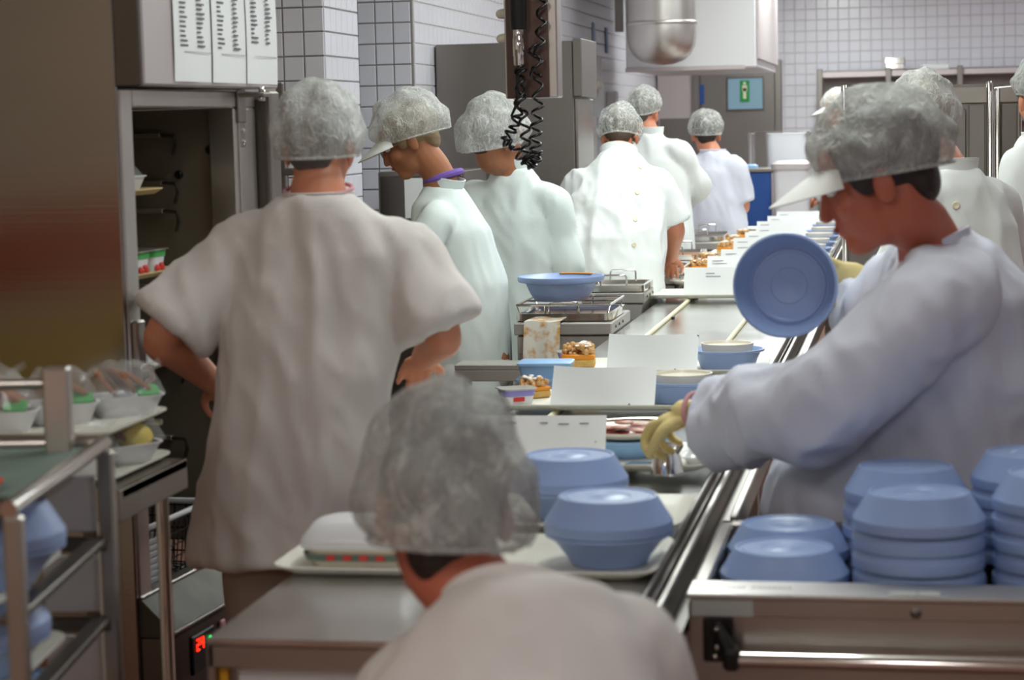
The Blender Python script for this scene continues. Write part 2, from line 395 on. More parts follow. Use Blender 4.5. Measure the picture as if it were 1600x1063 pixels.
def tiled(wall, org, ax, length, z0, z1, tw, th_, singles=None):
    """tiles on a wall: org a corner, ax the direction along it, the face on the right-hand side; singles(p) picks those built one by one"""
    ang = math.atan2(ax[1], ax[0]); vs, fs = tile_mesh(tw, th_)
    rest = MB(); me = None; n = 0
    for i in range(int(length / tw + .01)):
        for k in range(int((z1 - z0) / th_ + .01)):
            p = Vector((org[0] + ax[0] * (i + .5) * tw, org[1] + ax[1] * (i + .5) * tw, z0 + (k + .5) * th_))
            if singles and n < 298 and singles(p):
                n += 1
                if me is None:
                    t = MB(); t.add(vs, fs); me = t.mesh('tile')
                    me.materials.append(M['tile'])
                o = ob('tile', me, None, wall); o.location = p; o.rotation_euler = (random.gauss(0, .003), 0, ang + random.gauss(0, .003))
            else: rest.add(vs, fs, TR(p) @ RZ(ang))
    if rest.v:
        o = ob('tile_field', rest, 'tile', wall, None); o['kind'] = 'stuff'
def seen(p):
    q = ROT.transposed() @ (p - EYE)
    if q.z > -.1: return None
    return CX + FPX * q.x / -q.z, CY - FPX * q.y / -q.z
# far wall
wb = struct('wall_back', MB().box((-2.6, BACK, 0), (4.2, BACK + .2, CEIL)), 'grout_pale')
def right_of_door(p):
    x, y = seen(p); return 1222 < x < 1606 and -8 < y < 175
tiled(wb, (-2.34, BACK), (1, 0), 6.5, 1.0, CEIL, .1, .1, right_of_door)
# long left wall, receding
WLX = -2.34
wl = struct('wall_left', MB().box((WLX - .3, 10.0, 0), (WLX, BACK, CEIL)), 'grout_pale')
tiled(wl, (WLX, 10.0), (0, 1), 10.0, .9, CEIL, .1, .1)
# pier B: the end of the long wall that faces the camera, and pier A before it
pb = struct('wall_left', MB().box((-2.72, 9.98, 0), (WLX, 10.0, CEIL)), 'grout')
tiled(pb, (-2.70, 9.98), (1, 0), .36, 1.2, CEIL, .088, .1, lambda p: p.z < 2.5)
pa = struct('wall_left', MB().box((-2.72, 8.5, 0), (-2.37, 9.05, CEIL)), 'grout')
tiled(pa, (-2.72, 8.5), (1, 0), .355, 1.2, CEIL, .0885, .1, lambda p: p.z < 2.5)
tiled(pa, (-2.37, 8.5), (0, 1), .54, 1.2, CEIL, .09, .1, lambda p: p.z < 2.5)
struct('wall_left', MB().box((-3.6, -6, 0), (-3.4, 9.6, CEIL)), 'rearwall')
struct('wall_left', MB().box((-3.4, 9.4, 0), (-2.72, 9.6, CEIL)), 'tile')

# double steel door at the far end with its lit sign
door = ob('door_1', MB().box((-1.92, BACK - .12, 0), (-1.22, BACK - .06, 2.2), None, .006), 'grey_steel', None, None); door['kind'] = 'structure'
d2 = ob('door_2', MB().box((-2.32, BACK - .12, 0), (-1.98, BACK - .06, 2.17), None, .006), 'pinkgrey', None, None); d2['kind'] = 'structure'
tr2 = struct('trim_2', MB().box((-1.22, BACK - .16, 0), (-1.16, BACK - .02, 2.24), None, .004).box((-2.32, BACK - .16, 2.2), (-1.22, BACK - .02, 2.24), None, .004).box((-1.985, BACK - .16, 0), (-1.92, BACK - .03, 2.2), None, .004), 'grey_steel')
p0, p1 = D(1137, 123, BACK - .13), D(1192, 170, BACK - .13)
ob('sign_pane', MB().box((p0.x, BACK - .135, p1.z), (p1.x, BACK - .118, p0.z), None, .004), 'exit_pane', door, None)
fr = MB()
for a, b in (((p0.x - .012, p1.z - .012), (p1.x + .012, p1.z)), ((p0.x - .012, p0.z), (p1.x + .012, p0.z + .012)), ((p0.x - .012, p1.z), (p0.x, p0.z)), ((p1.x, p1.z), (p1.x + .012, p0.z))):
    fr.box((a[0], BACK - .14, a[1]), (b[0], BACK - .118, b[1]))
ob('pane_frame', fr, 'steel_dark', door, None)
q0, q1 = D(1156, 126, BACK - .15), D(1171, 159, BACK - .15)
sg = ob('exit_sign', MB().box((q0.x, BACK - .15, q1.z), (q1.x, BACK - .136, q0.z), None, .003), 'green', door, None)
cx = (q0.x + q1.x) / 2; mz = (q0.z + q1.z) / 2
fig = MB().box((cx - .014, BACK - .153, mz - .07), (cx + .014, BACK - .15, mz + .03)).box((cx - .022, BACK - .153, mz + .0), (cx + .022, BACK - .15, mz + .055)).ell((cx, BACK - .152, mz + .072), (.014, .003, .014), None, 10, 6)
ob('exit_pictogram', fig, 'button', sg, None)
ob('blue_strip', MB().box((D(1093, 133, BACK - .13).x, BACK - .13, D(1093, 163, BACK).z), (D(1100, 133, BACK - .13).x, BACK - .118, D(1093, 133, BACK).z)), 'deep_blue', d2, None)
ob('kick_panel', MB().box((-2.30, BACK - .125, .1), (-2.0, BACK - .118, D(1060, 185, BACK).z)), 'grey_steel', d2, None)

# ================================================================== PEOPLE
def remeshed(name, mb, voxel, smooth_it=4, fac=.5, ratio=None):
    """one continuous skin grown over overlapping limbs"""
    me = mb.mesh(name); o = bpy.data.objects.new(name, me); COL.objects.link(o)
    r = o.modifiers.new('r', 'REMESH'); r.mode = 'VOXEL'; r.voxel_size = voxel; r.use_smooth_shade = True
    s = o.modifiers.new('s', 'SMOOTH'); s.iterations = smooth_it; s.factor = fac
    if ratio:
        d = o.modifiers.new('d', 'DECIMATE'); d.ratio = ratio
    dg = bpy.context.evaluated_depsgraph_get(); out = bpy.data.meshes.new_from_object(o.evaluated_get(dg))
    bpy.data.objects.remove(o); bpy.data.meshes.remove(me)
    out.name = name; return out
def co_array(me):
    a = np.empty(len(me.vertices) * 3, 'f'); me.vertices.foreach_get('co', a); return a.reshape(-1, 3)
def n_array(me):
    a = np.empty(len(me.vertices) * 3, 'f'); me.vertices.foreach_get('normal', a); return a.reshape(-1, 3)
def folds(me, amp, seed, freq=(9, 9, 2.6)):
    """soft hanging folds pushed into a garment"""
    co = co_array(me); nn = n_array(me); off = Vector((seed * 3.1, seed * 1.7, seed * 2.3)); d = np.empty(len(co), 'f')
    for i, p in enumerate(co):
        v = Vector((p[0] * freq[0], p[1] * freq[1], p[2] * freq[2])) + off
        v += noise.noise_vector(v * .5) * .6
        a = 1 - abs(noise.noise(v)) * 2.2
        b = noise.noise(Vector((p[0] * 5, p[1] * 5, p[2] * 7)) + off)
        c = 1 - abs(noise.noise(Vector((p[0] * 17 + p[2] * 5, p[1] * 17, p[2] * 7)) + off)) * 2.4
        d[i] = amp * (.9 * a - .4 + .8 * b + .34 * c)
    co = co + nn * d[:, None]
    me.vertices.foreach_set('co', co.astype('f').ravel()); me.update()
def head_frame(c, yaw, pitch, roll=0.0, s=1.0):
    return TR(c) @ RZ(math.radians(yaw)) @ RX(-math.radians(pitch)) @ RY(math.radians(roll)) @ Matrix.Scale(s, 4)
def head_parts(mb, T):
    mb.ell((0, -.012, .045), (.075, .095, .082), T, 20, 12)           # skull
    mb.ell((0, .03, -.022), (.06, .062, .084), T, 18, 12)             # face
    mb.ell((0, .062, -.088), (.03, .03, .024), T, 12, 8)              # chin
    mb.ell((0, .02, -.072), (.05, .055, .036), T, 14, 8)              # jaw
    for s in (-1, 1):
        mb.ell((.036 * s, .062, -.02), (.027, .026, .026), T, 12, 8)  # cheek
        mb.ell((.079 * s, -.008, -.006), (.011, .02, .033), T, 10, 8) # ear
        mb.ell((.031 * s, .08, .032), (.026, .014, .011), T, 10, 6)   # brow
    mb.ell((0, .079, .05), (.05, .016, .03), T, 12, 8)
    for k in range(6):                                                # nose
        t = k / 5; mb.ell((0, .088 + .02 * t, .022 - .05 * t), (.009 + .007 * t, .013, .012), T, 10, 6)
    mb.ell((0, .089, -.05), (.023, .012, .009), T, 10, 6)             # lips
    mb.ell((0, .086, -.064), (.02, .012, .008), T, 10, 6)
def hand_parts(mb, wrist, direction, palm_dir, curl=.5, s=1.0, thumb=1, spread=.1):
    """palm and five bent fingers; direction towards the fingertips, palm_dir the way the palm faces"""
    d = Vector(direction).normalized(); p = Vector(palm_dir); p = (p - d * p.dot(d)).normalized(); sd = d.cross(p) * thumb
    W = Vector(wrist); T = Matrix((sd, d, p)).transposed().to_4x4(); T.translation = W
    mb.ell((0, .045 * s, 0), (.04 * s, .052 * s, .016 * s), T, 14, 8)
    mb.ell((.024 * s, .03 * s, .008 * s), (.018 * s, .03 * s, .016 * s), T, 12, 8)
    mb.ell((0, .0, 0), (.027 * s, .03 * s, .02 * s), T, 12, 8)
    for k, (x, L) in enumerate(((.028, .07), (.0095, .079), (-.009, .073), (-.027, .057))):
        q = Vector((x * s, .082 * s, 0)); a = curl * .55; pts = [Vector((x * .8 * s, .055 * s, 0)), q]; ang = 0
        for j, f in enumerate((.44, .31, .25)):
            ang += curl * (.8, 1.0, .7)[j]
            q = q + Vector((x * spread * 4 * f * s, math.cos(ang) * L * f * s, math.sin(ang) * L * f * s)); pts.append(q)
        mb.limb([T @ v for v in pts], [.0098 * s, .0098 * s, .0092 * s, .0085 * s, .0075 * s], 8, 3)
    pts = [Vector((.02, .015, .006)), Vector((.046, .038, .014)), Vector((.056, .062, .022 + .012 * curl)), Vector((.052, .088, .03 + .02 * curl))]
    mb.limb([T @ (v * s) for v in pts], [.013 * s, .0125 * s, .0105 * s, .0085 * s], 8, 3)
def net_mesh(T, seed, size=1.0, tilt=.6, back=0.0, low=0.0, puff=1.0):
    """puffed elastic cap: crown to hem, pleats gathered at the hem"""
    rnd = Vector((seed * 1.7, seed * .9, seed * 2.1)); n, m = 72, 26; vs = []
    for j in range(m + 1):
        t = j / m
        for i in range(n):
            a = 2 * math.pi * i / n; cs, sn = math.cos(a), math.sin(a)
            hem = .012 + .052 * sn * tilt - low                          # higher over the brow than at the nape
            ang = t * 1.72
            r = math.sin(min(ang, 1.9)); zz = math.cos(ang)
            top = .158 * size + .012 * (puff - 1)
            z = hem + (top - hem) * (zz - math.cos(1.72)) / (1 - math.cos(1.72))
            rx = (.094 + .01 * puff) * size; ry = (.113 + .012 * puff) * size
            if t > .78: r *= 1 - 1.5 * (t - .78) ** 1.5
            hem += .004 * noise.noise(Vector((cs * 2, sn * 2, seed)))
            x, y = rx * r * cs, ry * r * sn - .014 - back * (1 - t * .5)
            v = Vector((x, y, z)); nn = Vector((x, y + .014, z - .05)).normalized()
            d = .011 * puff * noise.noise(v * 17 + rnd) + .004 * noise.noise(v * 45 + rnd) + .0032 * math.sin(18 * a + 3 * noise.noise(v * 9 + rnd)) * max(0, t - .35) * 1.4
            vs.append(v + nn * d)
    fs = [(j * n + i, j * n + (i + 1) % n, (j + 1) * n + (i + 1) % n, (j + 1) * n + i) for j in range(m) for i in range(n)]
    mb = MB(); mb.add(vs, fs, T); return mb
def hem_band(T, size, tilt, back, low):
    pts = []
    for i in range(48):
        a = 2 * math.pi * i / 48; sn = math.sin(a); hem = .012 + .052 * sn * tilt - low
        pts.append(T @ Vector((.0885 * size * math.cos(a), .107 * size * sn - .014 - back * .5, hem)))
    return MB().tube(pts, .004, 6, closed=True)
def visor_mesh(T):
    mb = MB(); n = 18
    def fn(u, v):
        a = math.radians(35 + 110 * u); r0 = .104; r = r0 + v * (.092 * math.sin(math.pi * u) ** .55 + .004)
        return T @ Vector((r * math.cos(a) * .92, r * math.sin(a) - .004, .052 - v * .034 - .02 * abs(u - .5) ** 1.5))
    mb.sheet(fn, n, 6, .003); return mb
def person(label, head, yaw, pitch, nb, sl, sr, el, er, wl, wr, pelvis, secs, tors_yaw, roll=0, hs=1.0, skin='skin', hair='hair_dark', net='net',
           garment='coat', gm='cloth_white', sleeve='short', cuff=None, seed=1, visor=False, trous='trouser_white', voxel=.006, gvox=.011, fold=.011, ffreq=(9, 9, 2.6), feet=None,
           handL=None, handR=None, netk=None, hands=True, shr=.07, tilt=0.0, collar=None, nape=False, neckr=.058, cuffs=(.075, .075), cuff_at=.93, glove=False, sub=None):
    """secs: garment cross sections from the hem up to the collar: (centre, half width, half depth)"""
    H = head_frame(head, yaw, pitch, roll, hs); R = Vector((math.cos(math.radians(tors_yaw)), math.sin(math.radians(tors_yaw)), tilt)).normalized(); F = Vector((-R.y, R.x, 0)).normalized()
    def spine(s, k):
        out = []
        for i, (c, a, b) in enumerate(s):
            t = (Vector(s[min(i + 1, len(s) - 1)][0]) - Vector(s[max(i - 1, 0)][0])).normalized()
            f = t.cross(R).normalized(); f = f if f.dot(F) > 0 else -f
            r = R
            out.append((Vector(c), r, f, a * k, b * k))
        return out
    # ---- body: one surface from crown to sole
    b = MB(); head_parts(b, H)
    jaw = H @ Vector((0, -.02, -.06)); nbv = Vector(nb)
    b.limb([H @ Vector((0, -.02, -.01)), jaw, nbv.lerp(jaw, .35) , nbv + Vector((0, 0, -.06))], [neckr * hs, neckr * hs, neckr * 1.04, neckr * 1.3], 16)
    up = [s for s in secs if (Vector(s[0]) - nbv).length < (Vector(pelvis) - nbv).length + .02]
    b.loft(spine(up + ([] if len(up) > 1 else secs[-2:]), .82))
    b.ell(pelvis, (.15, .11, .11))
    for S, E_, W in ((sl, el, wl), (sr, er, wr)):
        S, E_, W = Vector(S), Vector(E_), Vector(W)
        b.limb([S, S.lerp(E_, .5), E_, E_.lerp(W, .35), W], [.056, .05, .041, .042, .027], 14)
    if hands and not glove:
        for W, E_, h, th in ((wl, el, handL, 1), (wr, er, handR, -1)):
            d = (Vector(W) - Vector(E_)).normalized(); h = h or {}
            hand_parts(b, Vector(W), h.get('dir', d), h.get('palm', -F * .3 + Vector((0, 0, -1))), h.get('curl', .5), .98, h.get('thumb', th))
    pv = Vector(pelvis); ft = [Vector(f) for f in feet] if feet else [Vector((pv.x, pv.y, 0)) - R * .12, Vector((pv.x, pv.y, 0)) + R * .12]
    legs = []
    for k, f in enumerate(ft):
        hip = pv + R * (-.09, .09)[k] + Vector((0, 0, -.04)); an = f + Vector((0, 0, .09)); kn = hip.lerp(an, .5) + F * .03
        legs.append((hip, kn, an)); b.limb([hip, hip.lerp(kn, .5), kn, kn.lerp(an, .35), an], [.088, .075, .056, .054, .036], 14)
        b.limb([an + Vector((0, 0, -.04)) - F * .04, an + Vector((0, 0, -.05)) + F * .06, an + Vector((0, 0, -.06)) + F * .14], [.034, .034, .026], 12)
    body = ob('person', remeshed('person', b, voxel, 5 if voxel > .005 else 6), skin)
    tag(body, label, 'person')
    for s in (-1, 1):
        e = ob('eye', MB().ell((.031 * s, .082, .012), (.0125, .0115, .009), H, 12, 8), 'eye', body)
        ob('iris', MB().ell((.031 * s, .0915, .012), (.005, .003, .005), H, 10, 6), 'iris', e)
    ob('mouth', MB().ell((0, .096, -.055), (.02, .008, .006), H, 12, 6), 'lip', body)
    # ---- hair under the cap
    hm = MB(); hm.ell((0, -.02, .048), (.083, .1, .088), H, 24, 14); hm.ell((0, -.068, -.012), (.058, .034, .05), H, 16, 10)
    for s in (-1, 1): hm.ell((.07 * s, .018, .02), (.012, .03, .035), H, 10, 8)
    if nape: hm.ell((0, -.06, -.05), (.06, .036, .05), H, 16, 10)
    ob('hair', remeshed('hair', hm, .006, 3), hair, body)
    k = dict(size=1.0, tilt=.6, back=0.0, low=0.0, puff=1.0); k.update(netk or {})
    nt = ob('hair_net', net_mesh(H, seed, **k), net, body)
    ob('elastic_hem', hem_band(H, k['size'], k['tilt'], k['back'], k['low']), net, nt)
    if visor: ob('visor', visor_mesh(H), 'visor', body)
    # ---- garment
    g = MB(); g.loft(spine(secs, 1.0), 28, 2.3)
    for S, E_, W, cr in ((sl, el, wl, cuffs[0]), (sr, er, wr, cuffs[1])):
        S, E_, W = Vector(S), Vector(E_), Vector(W)
        inn = S.lerp(Vector(secs[-2][0]), .35)
        if sleeve == 'short':
            c = S.lerp(E_, .86); g.limb([inn, S, S.lerp(E_, .5), c], [shr * .9, shr, (shr + cr) / 2 + .002, cr * 1.04], 18, 5, .12)
        else:
            g.limb([inn, S, S.lerp(E_, .5), E_, E_.lerp(W, .55), E_.lerp(W, cuff_at)], [shr * .9, shr, max(shr * .86, cr), cr * 1.12, cr, cr * .92], 18, 5, .12)
    gmesh = remeshed(garment, g, gvox, 5, .55)
    folds(gmesh, fold, seed, ffreq)
    gob = ob(garment, gmesh, gm, body)
    c, r_, f_, a_, b_ = spine(secs, 1.0)[-1]; ax = r_.cross(f_).normalized(); ax = ax if ax.z > 0 else -ax
    hgt, thk = {'stand': (.034, .005), 'rib': (.010, .006)}[collar or ('stand' if sleeve == 'long' or garment == 'coat' else 'rib')]
    def band(u, v):
        t_ = 2 * math.pi * u; return c + r_ * (a_ * .96 + .006 * v) * math.cos(t_) + f_ * (b_ * .96 + .006 * v) * math.sin(t_) + ax * (-.012 + (hgt + .012) * v)
    ob('collar', MB().sheet(band, 36, 3, thk), gm, gob, 1.5)
    # ---- trousers and shoes
    t = MB()
    for hip, kn, an in legs: t.limb([hip, hip.lerp(kn, .5), kn, kn.lerp(an, .5), an + Vector((0, 0, -.01))], [.105, .095, .08, .074, .07], 16)
    t.ell(pv + Vector((0, 0, -.05)), (.165, .13, .12))
    ob('trousers', remeshed('trousers', t, .014, 4), trous, body)
    for hip, kn, an in legs:
        s = MB(); s.limb([an + Vector((0, 0, -.045)) - F * .055, an + Vector((0, 0, -.045)) + F * .05, an + Vector((0, 0, -.055)) + F * .16], [.044, .044, .034], 14)
        ob('shoe', s, 'shoe', body)
    return body, gob, H
def button(parent, p, nrm, r=.008):
    n = Vector(nrm).normalized(); q = n.to_track_quat('Z', 'Y').to_matrix().to_4x4(); q.translation = p
    ob('button', MB().lathe([(r, -.012), (r, .003), (r * .8, .0045), (r * .2, .003)], 14, q), 'button', parent)
def surf(gob, origin, direction):
    """where a ray meets a garment"""
    me = gob.data
    from mathutils.bvhtree import BVHTree
    bv = BVHTree.FromPolygons([v.co for v in me.vertices], [tuple(p.vertices) for p in me.polygons])
    h = bv.ray_cast(Vector(origin), Vector(direction).normalized())
    return h[0], h[1]

# --- nearest of all: seen from behind, bowed over the end of the line
Y = 2.62
b10, g10, h10 = person('person in pale smock bowed over the belt end, hair net largest of all',
    D(692, 806, 2.74), 24, 16, D(772, 968, 2.64), D(642, 1090, 2.62), D(985, 1035, 2.60), D(600, 1290, 2.78), D(1010, 1270, 2.76), D(660, 1260, 2.84), D(930, 1240, 2.84),
    (-.58, 2.28, .80),
    [((-.58, 2.27, .62), .2, .15), ((-.58, 2.28, .8), .2, .15), (D(790, 1210, 2.48), .205, .14), (D(805, 1070, 2.56), .19, .12), (D(812, 985, 2.60), .145, .098), (D(790, 950, 2.635), .088, .072)],
    -2, roll=4, hs=1.06, skin='skin_red', hair='hair_dark', net='net_grey', garment='smock', gm='cloth_grey', sleeve='short', seed=1, voxel=.005, fold=.008,
    netk=dict(size=1.1, tilt=.45, back=.004, low=.046, puff=1.3), feet=[(-.72, 2.22, 0), (-.44, 2.22, 0)], shr=.074, tilt=.24, nape=True)
# --- in front of the open fridge, back turned
b1, g1, h1 = person('person in loose light grey short-sleeved tunic, back turned, reaching into the open fridge',
    D(500, 236, 4.47), -3, 6, D(498, 304, 4.42), D(382, 386, 4.44), D(634, 392, 4.44), D(252, 528, 4.36), D(692, 524, 4.42), D(338, 602, 4.58), D(660, 562, 4.67),
    D(470, 760, 4.45),
    [(D(448, 872, 4.45), .218, .165), (D(456, 780, 4.45), .208, .16), (D(476, 640, 4.44), .192, .145), (D(492, 500, 4.44), .2, .14), (D(502, 392, 4.43), .19, .115), (D(500, 338, 4.42), .135, .085), (D(498, 308, 4.42), .077, .068)],
    -2, hs=.9, skin='skin', hair='hair_grey', net='net_thick', garment='tunic', gm='cloth_grey', sleeve='short', seed=2, voxel=.006, fold=.014, trous='trouser',
    netk=dict(size=1.1, tilt=.3, low=.026, puff=1.2), cuffs=(.094, .094), shr=.066)
pts = [D(498, 302, 4.42) + Vector((.074 * math.cos(a), .066 * math.sin(a), .008 + .012 * math.sin(a))) for a in [i * math.pi / 16 for i in range(32)]]
ob('neck_trim', MB().tube(pts, .0045, 8, closed=True), 'pink', g1)
# --- capped worker looking down, beside the hot counter
b2, g2, h2 = person('person in white coat with visor, spectacles and purple collar, looking down',
    D(642, 222, 7.72), 100, 26, D(694, 284, 7.76), D(680, 350, 7.58), D(706, 332, 7.94), D(622, 452, 7.46), D(640, 440, 8.02), D(572, 430, 7.62), D(596, 440, 7.92),
    D(736, 560, 7.78),
    [(D(738, 690, 7.78), .19, .145), (D(736, 560, 7.78), .185, .14), (D(726, 450, 7.77), .18, .15), (D(706, 370, 7.76), .17, .14), (D(690, 318, 7.76), .11, .11), (D(697, 290, 7.76), .072, .064)],
    76, hs=1.08, skin='skin_tan', hair='hair_fair', net='net_thick', gm='cloth_mint', sleeve='long', seed=3, visor=True, voxel=.006, fold=.006, netk=dict(size=1.12, tilt=.5, low=.002, puff=1.4, back=.016), cuffs=(.062, .062), shr=.068)
pts = [D(693, 278, 7.76) + Vector((.066 * math.cos(a), .066 * math.sin(a), .004 + .02 * math.cos(a))) for a in [i * math.pi / 16 for i in range(32)]]
ob('shirt_collar', MB().tube(pts, .013, 8, closed=True), 'purple', g2)
gl = MB()
for s in (-1, 1): gl.tube([h2 @ Vector((.032 * s + .022 * math.cos(a), .108, .01 + .017 * math.sin(a))) for a in [i * math.pi / 8 for i in range(16)]], .0016, 6, closed=True).tube([h2 @ Vector((.054 * s, .106, .014)), h2 @ Vector((.08 * s, .0, .012))], .0016, 6)
gl.tube([h2 @ Vector((-.01, .109, .014)), h2 @ Vector((.01, .109, .014))], .0016, 6)
ob('spectacles', gl, 'steel', b2)
# --- behind the hanging control box
b3, g3, h3 = person('person in white coat turned away behind the hanging control box and coiled leads',
    D(776, 222, 8.35), -42, 10, D(800, 262, 8.42), D(738, 312, 8.42), D(866, 318, 8.38), D(722, 420, 8.5), D(884, 424, 8.4), D(770, 470, 8.6), D(850, 470, 8.6),
    D(808, 520, 8.45),
    [(D(812, 600, 8.45), .21, .16), (D(808, 510, 8.45), .205, .155), (D(806, 420, 8.44), .195, .145), (D(803, 340, 8.42), .18, .118), (D(801, 285, 8.42), .115, .088), (D(801, 262, 8.42), .076, .07)],
    -12, hs=1.08, skin='skin_tan', hair='hair_brown', net='net_thick', gm='cloth_mint', sleeve='long', seed=4, netk=dict(size=1.13, tilt=.8, low=.03, puff=1.5, back=.016), cuffs=(.065, .065), shr=.068, trous='trouser_white')
# --- bending over the pans, buttoned down the back
b4, g4, h4 = person('person in bright white short-sleeved coat buttoned down the back, bending over hot pans',
    D(969, 216, 9.72), 4, 24, D(966, 243, 9.62), D(905, 290, 9.56), D(1030, 292, 9.56), D(884, 372, 9.6), D(1056, 356, 9.6), D(930, 402, 9.8), D(1049, 402, 9.86),
    D(955, 470, 9.36),
    [(D(952, 570, 9.34), .24, .185), (D(952, 470, 9.36), .24, .18), (D(957, 390, 9.42), .24, .17), (D(962, 320, 9.52), .225, .145), (D(966, 268, 9.6), .15, .11), (D(966, 244, 9.64), .086, .078)],
    -2, hs=.98, skin='skin', hair='hair_brown', net='net', gm='cloth_white', sleeve='short', seed=5, netk=dict(size=1.06, tilt=.3, low=.016, puff=1.3), cuffs=(.075, .075), shr=.074, fold=.013)
for y_ in (270, 312, 357, 398):
    o_ = D(958, y_, 8.6); p_, n_ = surf(g4, o_, (0, 1, 0))
    if p_: button(g4, p_, n_, .011)
# --- taller, beyond
b5, g5, h5 = person('tall person in a white long-sleeved coat standing beyond the bending one, between two hair nets',
    D(1006, 178, 11.9), -16, 8, D(1016, 208, 11.86), D(976, 242, 11.86), D(1062, 240, 11.8), D(972, 310, 11.95), D(1094, 292, 11.9), D(1010, 330, 12.1), D(1066, 318, 12.15),
    D(1030, 380, 11.8),
    [(D(1034, 440, 11.8), .2, .15), (D(1030, 380, 11.8), .2, .15), (D(1028, 320, 11.82), .19, .14), (D(1022, 262, 11.84), .18, .115), (D(1018, 224, 11.86), .105, .085), (D(1017, 208, 11.86), .072, .068)],
    -14, hs=1.0, hair='hair_grey', gm='cloth_white', sleeve='long', seed=6, voxel=.008, gvox=.014, netk=dict(size=1.02, tilt=.7, low=.0, puff=1.0), cuffs=(.06, .06))
# --- farthest on the left of the line
b6, g6, h6 = person('person in white knitted short-sleeved top, dark netted hair, farthest along the belt before the door',
    D(1103, 213, 13.95), 8, 10, D(1114, 236, 13.87), D(1080, 268, 13.85), D(1150, 264, 13.81), D(1064, 318, 13.85), D(1162, 322, 13.85), D(1090, 340, 14.10), D(1140, 345, 14.15),
    D(1120, 350, 13.85),
    [(D(1122, 400, 13.85), .2, .15), (D(1120, 345, 13.85), .195, .15), (D(1118, 305, 13.85), .19, .145), (D(1116, 268, 13.85), .175, .12), (D(1115, 246, 13.85), .12, .09), (D(1114, 236, 13.85), .085, .075)],
    4, hs=1.1, hair='hair_dark', gm='cloth_tee', sleeve='short', garment='top', seed=7, voxel=.008, gvox=.014, netk=dict(size=1.06, tilt=.5, puff=1.1), cuffs=(.085, .085))
# --- big figure on the other side, setting cutlery pot and lid
hd7 = D(1376, 285, 4.25)
b7, g7, h7 = person('person in bluish white gown leaning over the belt, yellow glove on a steel pot',
    hd7, 88, 18, D(1462, 378, 4.33), D(1470, 470, 4.12), D(1440, 440, 4.52), D(1290, 628, 4.10), D(1350, 505, 4.70), D(1100, 664, 4.34), D(1362, 444, 4.70),
    D(1440, 800, 4.42),
    [(D(1392, 905, 4.42), .22, .27), (D(1398, 800, 4.42), .22, .265), (D(1440, 690, 4.4), .225, .235), (D(1484, 570, 4.36), .225, .195), (D(1492, 470, 4.34), .205, .15), (D(1476, 410, 4.33), .13, .105), (D(1464, 384, 4.33), .076, .072)],
    86, hs=1.14, skin='skin_red', hair='hair_dark', net='net_grey', garment='gown', gm='cloth_blue', sleeve='long', seed=8, visor=True, voxel=.0055, fold=.02, ffreq=(6, 6, 3), glove=True, collar='rib', cuff_at=.93,
    netk=dict(size=1.03, tilt=.35, low=.0, puff=1.2, back=.012), cuffs=(.098, .06), shr=.1, feet=[(.12, 4.24, 0), (.12, 4.52, 0)])
w7 = D(1096, 648, 4.34)
gv = MB(); gv.limb([D(1112, 640, 4.32), w7, D(1070, 646, 4.35)], [.034, .032, .03], 14)
hand_parts(gv, D(1082, 646, 4.345), (D(1012, 668, 4.42) - D(1085, 645, 4.345)), (0.05, .05, -1), .95, 1.12, 1, .12)
ob('glove', remeshed('glove', gv, .0035, 5), 'glove', b7)
gv = MB(); gv.limb([D(1376, 454, 4.71), D(1360, 444, 4.70)], [.032, .03], 14)
hand_parts(gv, D(1362, 444, 4.70), (D(1290, 428, 4.70) - D(1360, 444, 4.70)), (-.15, -1, -.05), .18, 1.0, -1, .12)
ob('glove', remeshed('glove', gv, .0035, 5), 'glove', b7)
cf = (D(1082, 646, 4.35) - D(1290, 610, 4.10)).normalized(); u_ = cf.orthogonal().normalized(); v_ = cf.cross(u_); c_ = D(1092, 646, 4.335)
ob('cuff_trim', MB().tube([c_ + (u_ * math.cos(i * math.pi / 12) + v_ * math.sin(i * math.pi / 12)) * .043 for i in range(24)], .005, 8, closed=True), 'pink', g7)
# --- behind the big figure, back half turned
b8, g8, h8 = person('person in white coat with one nape button, between the gowned figure and the tall cabinet',
    D(1440, 196, 6.6), 22, 14, D(1486, 264, 6.5), D(1440, 318, 6.44), D(1556, 318, 6.6), D(1400, 420, 6.5), D(1580, 420, 6.7), D(1370, 470, 6.75), D(1540, 480, 6.8),
    D(1500, 540, 6.5),
    [(D(1502, 640, 6.5), .2, .16), (D(1500, 540, 6.5), .2, .15), (D(1500, 440, 6.5), .195, .145), (D(1498, 350, 6.5), .175, .118), (D(1494, 290, 6.5), .115, .09), (D(1489, 266, 6.5), .075, .07)],
    14, hs=1.0, hair='hair_fair', net='net_thick', gm='cloth_white', sleeve='long', seed=9, voxel=.007, netk=dict(size=1.04, tilt=.8, low=.01, puff=1.4, back=.01), cuffs=(.062, .062))
p_, n_ = surf(g8, D(1500, 333, 5.9), (0, 1, 0))
if p_: button(g8, p_, n_, .012)
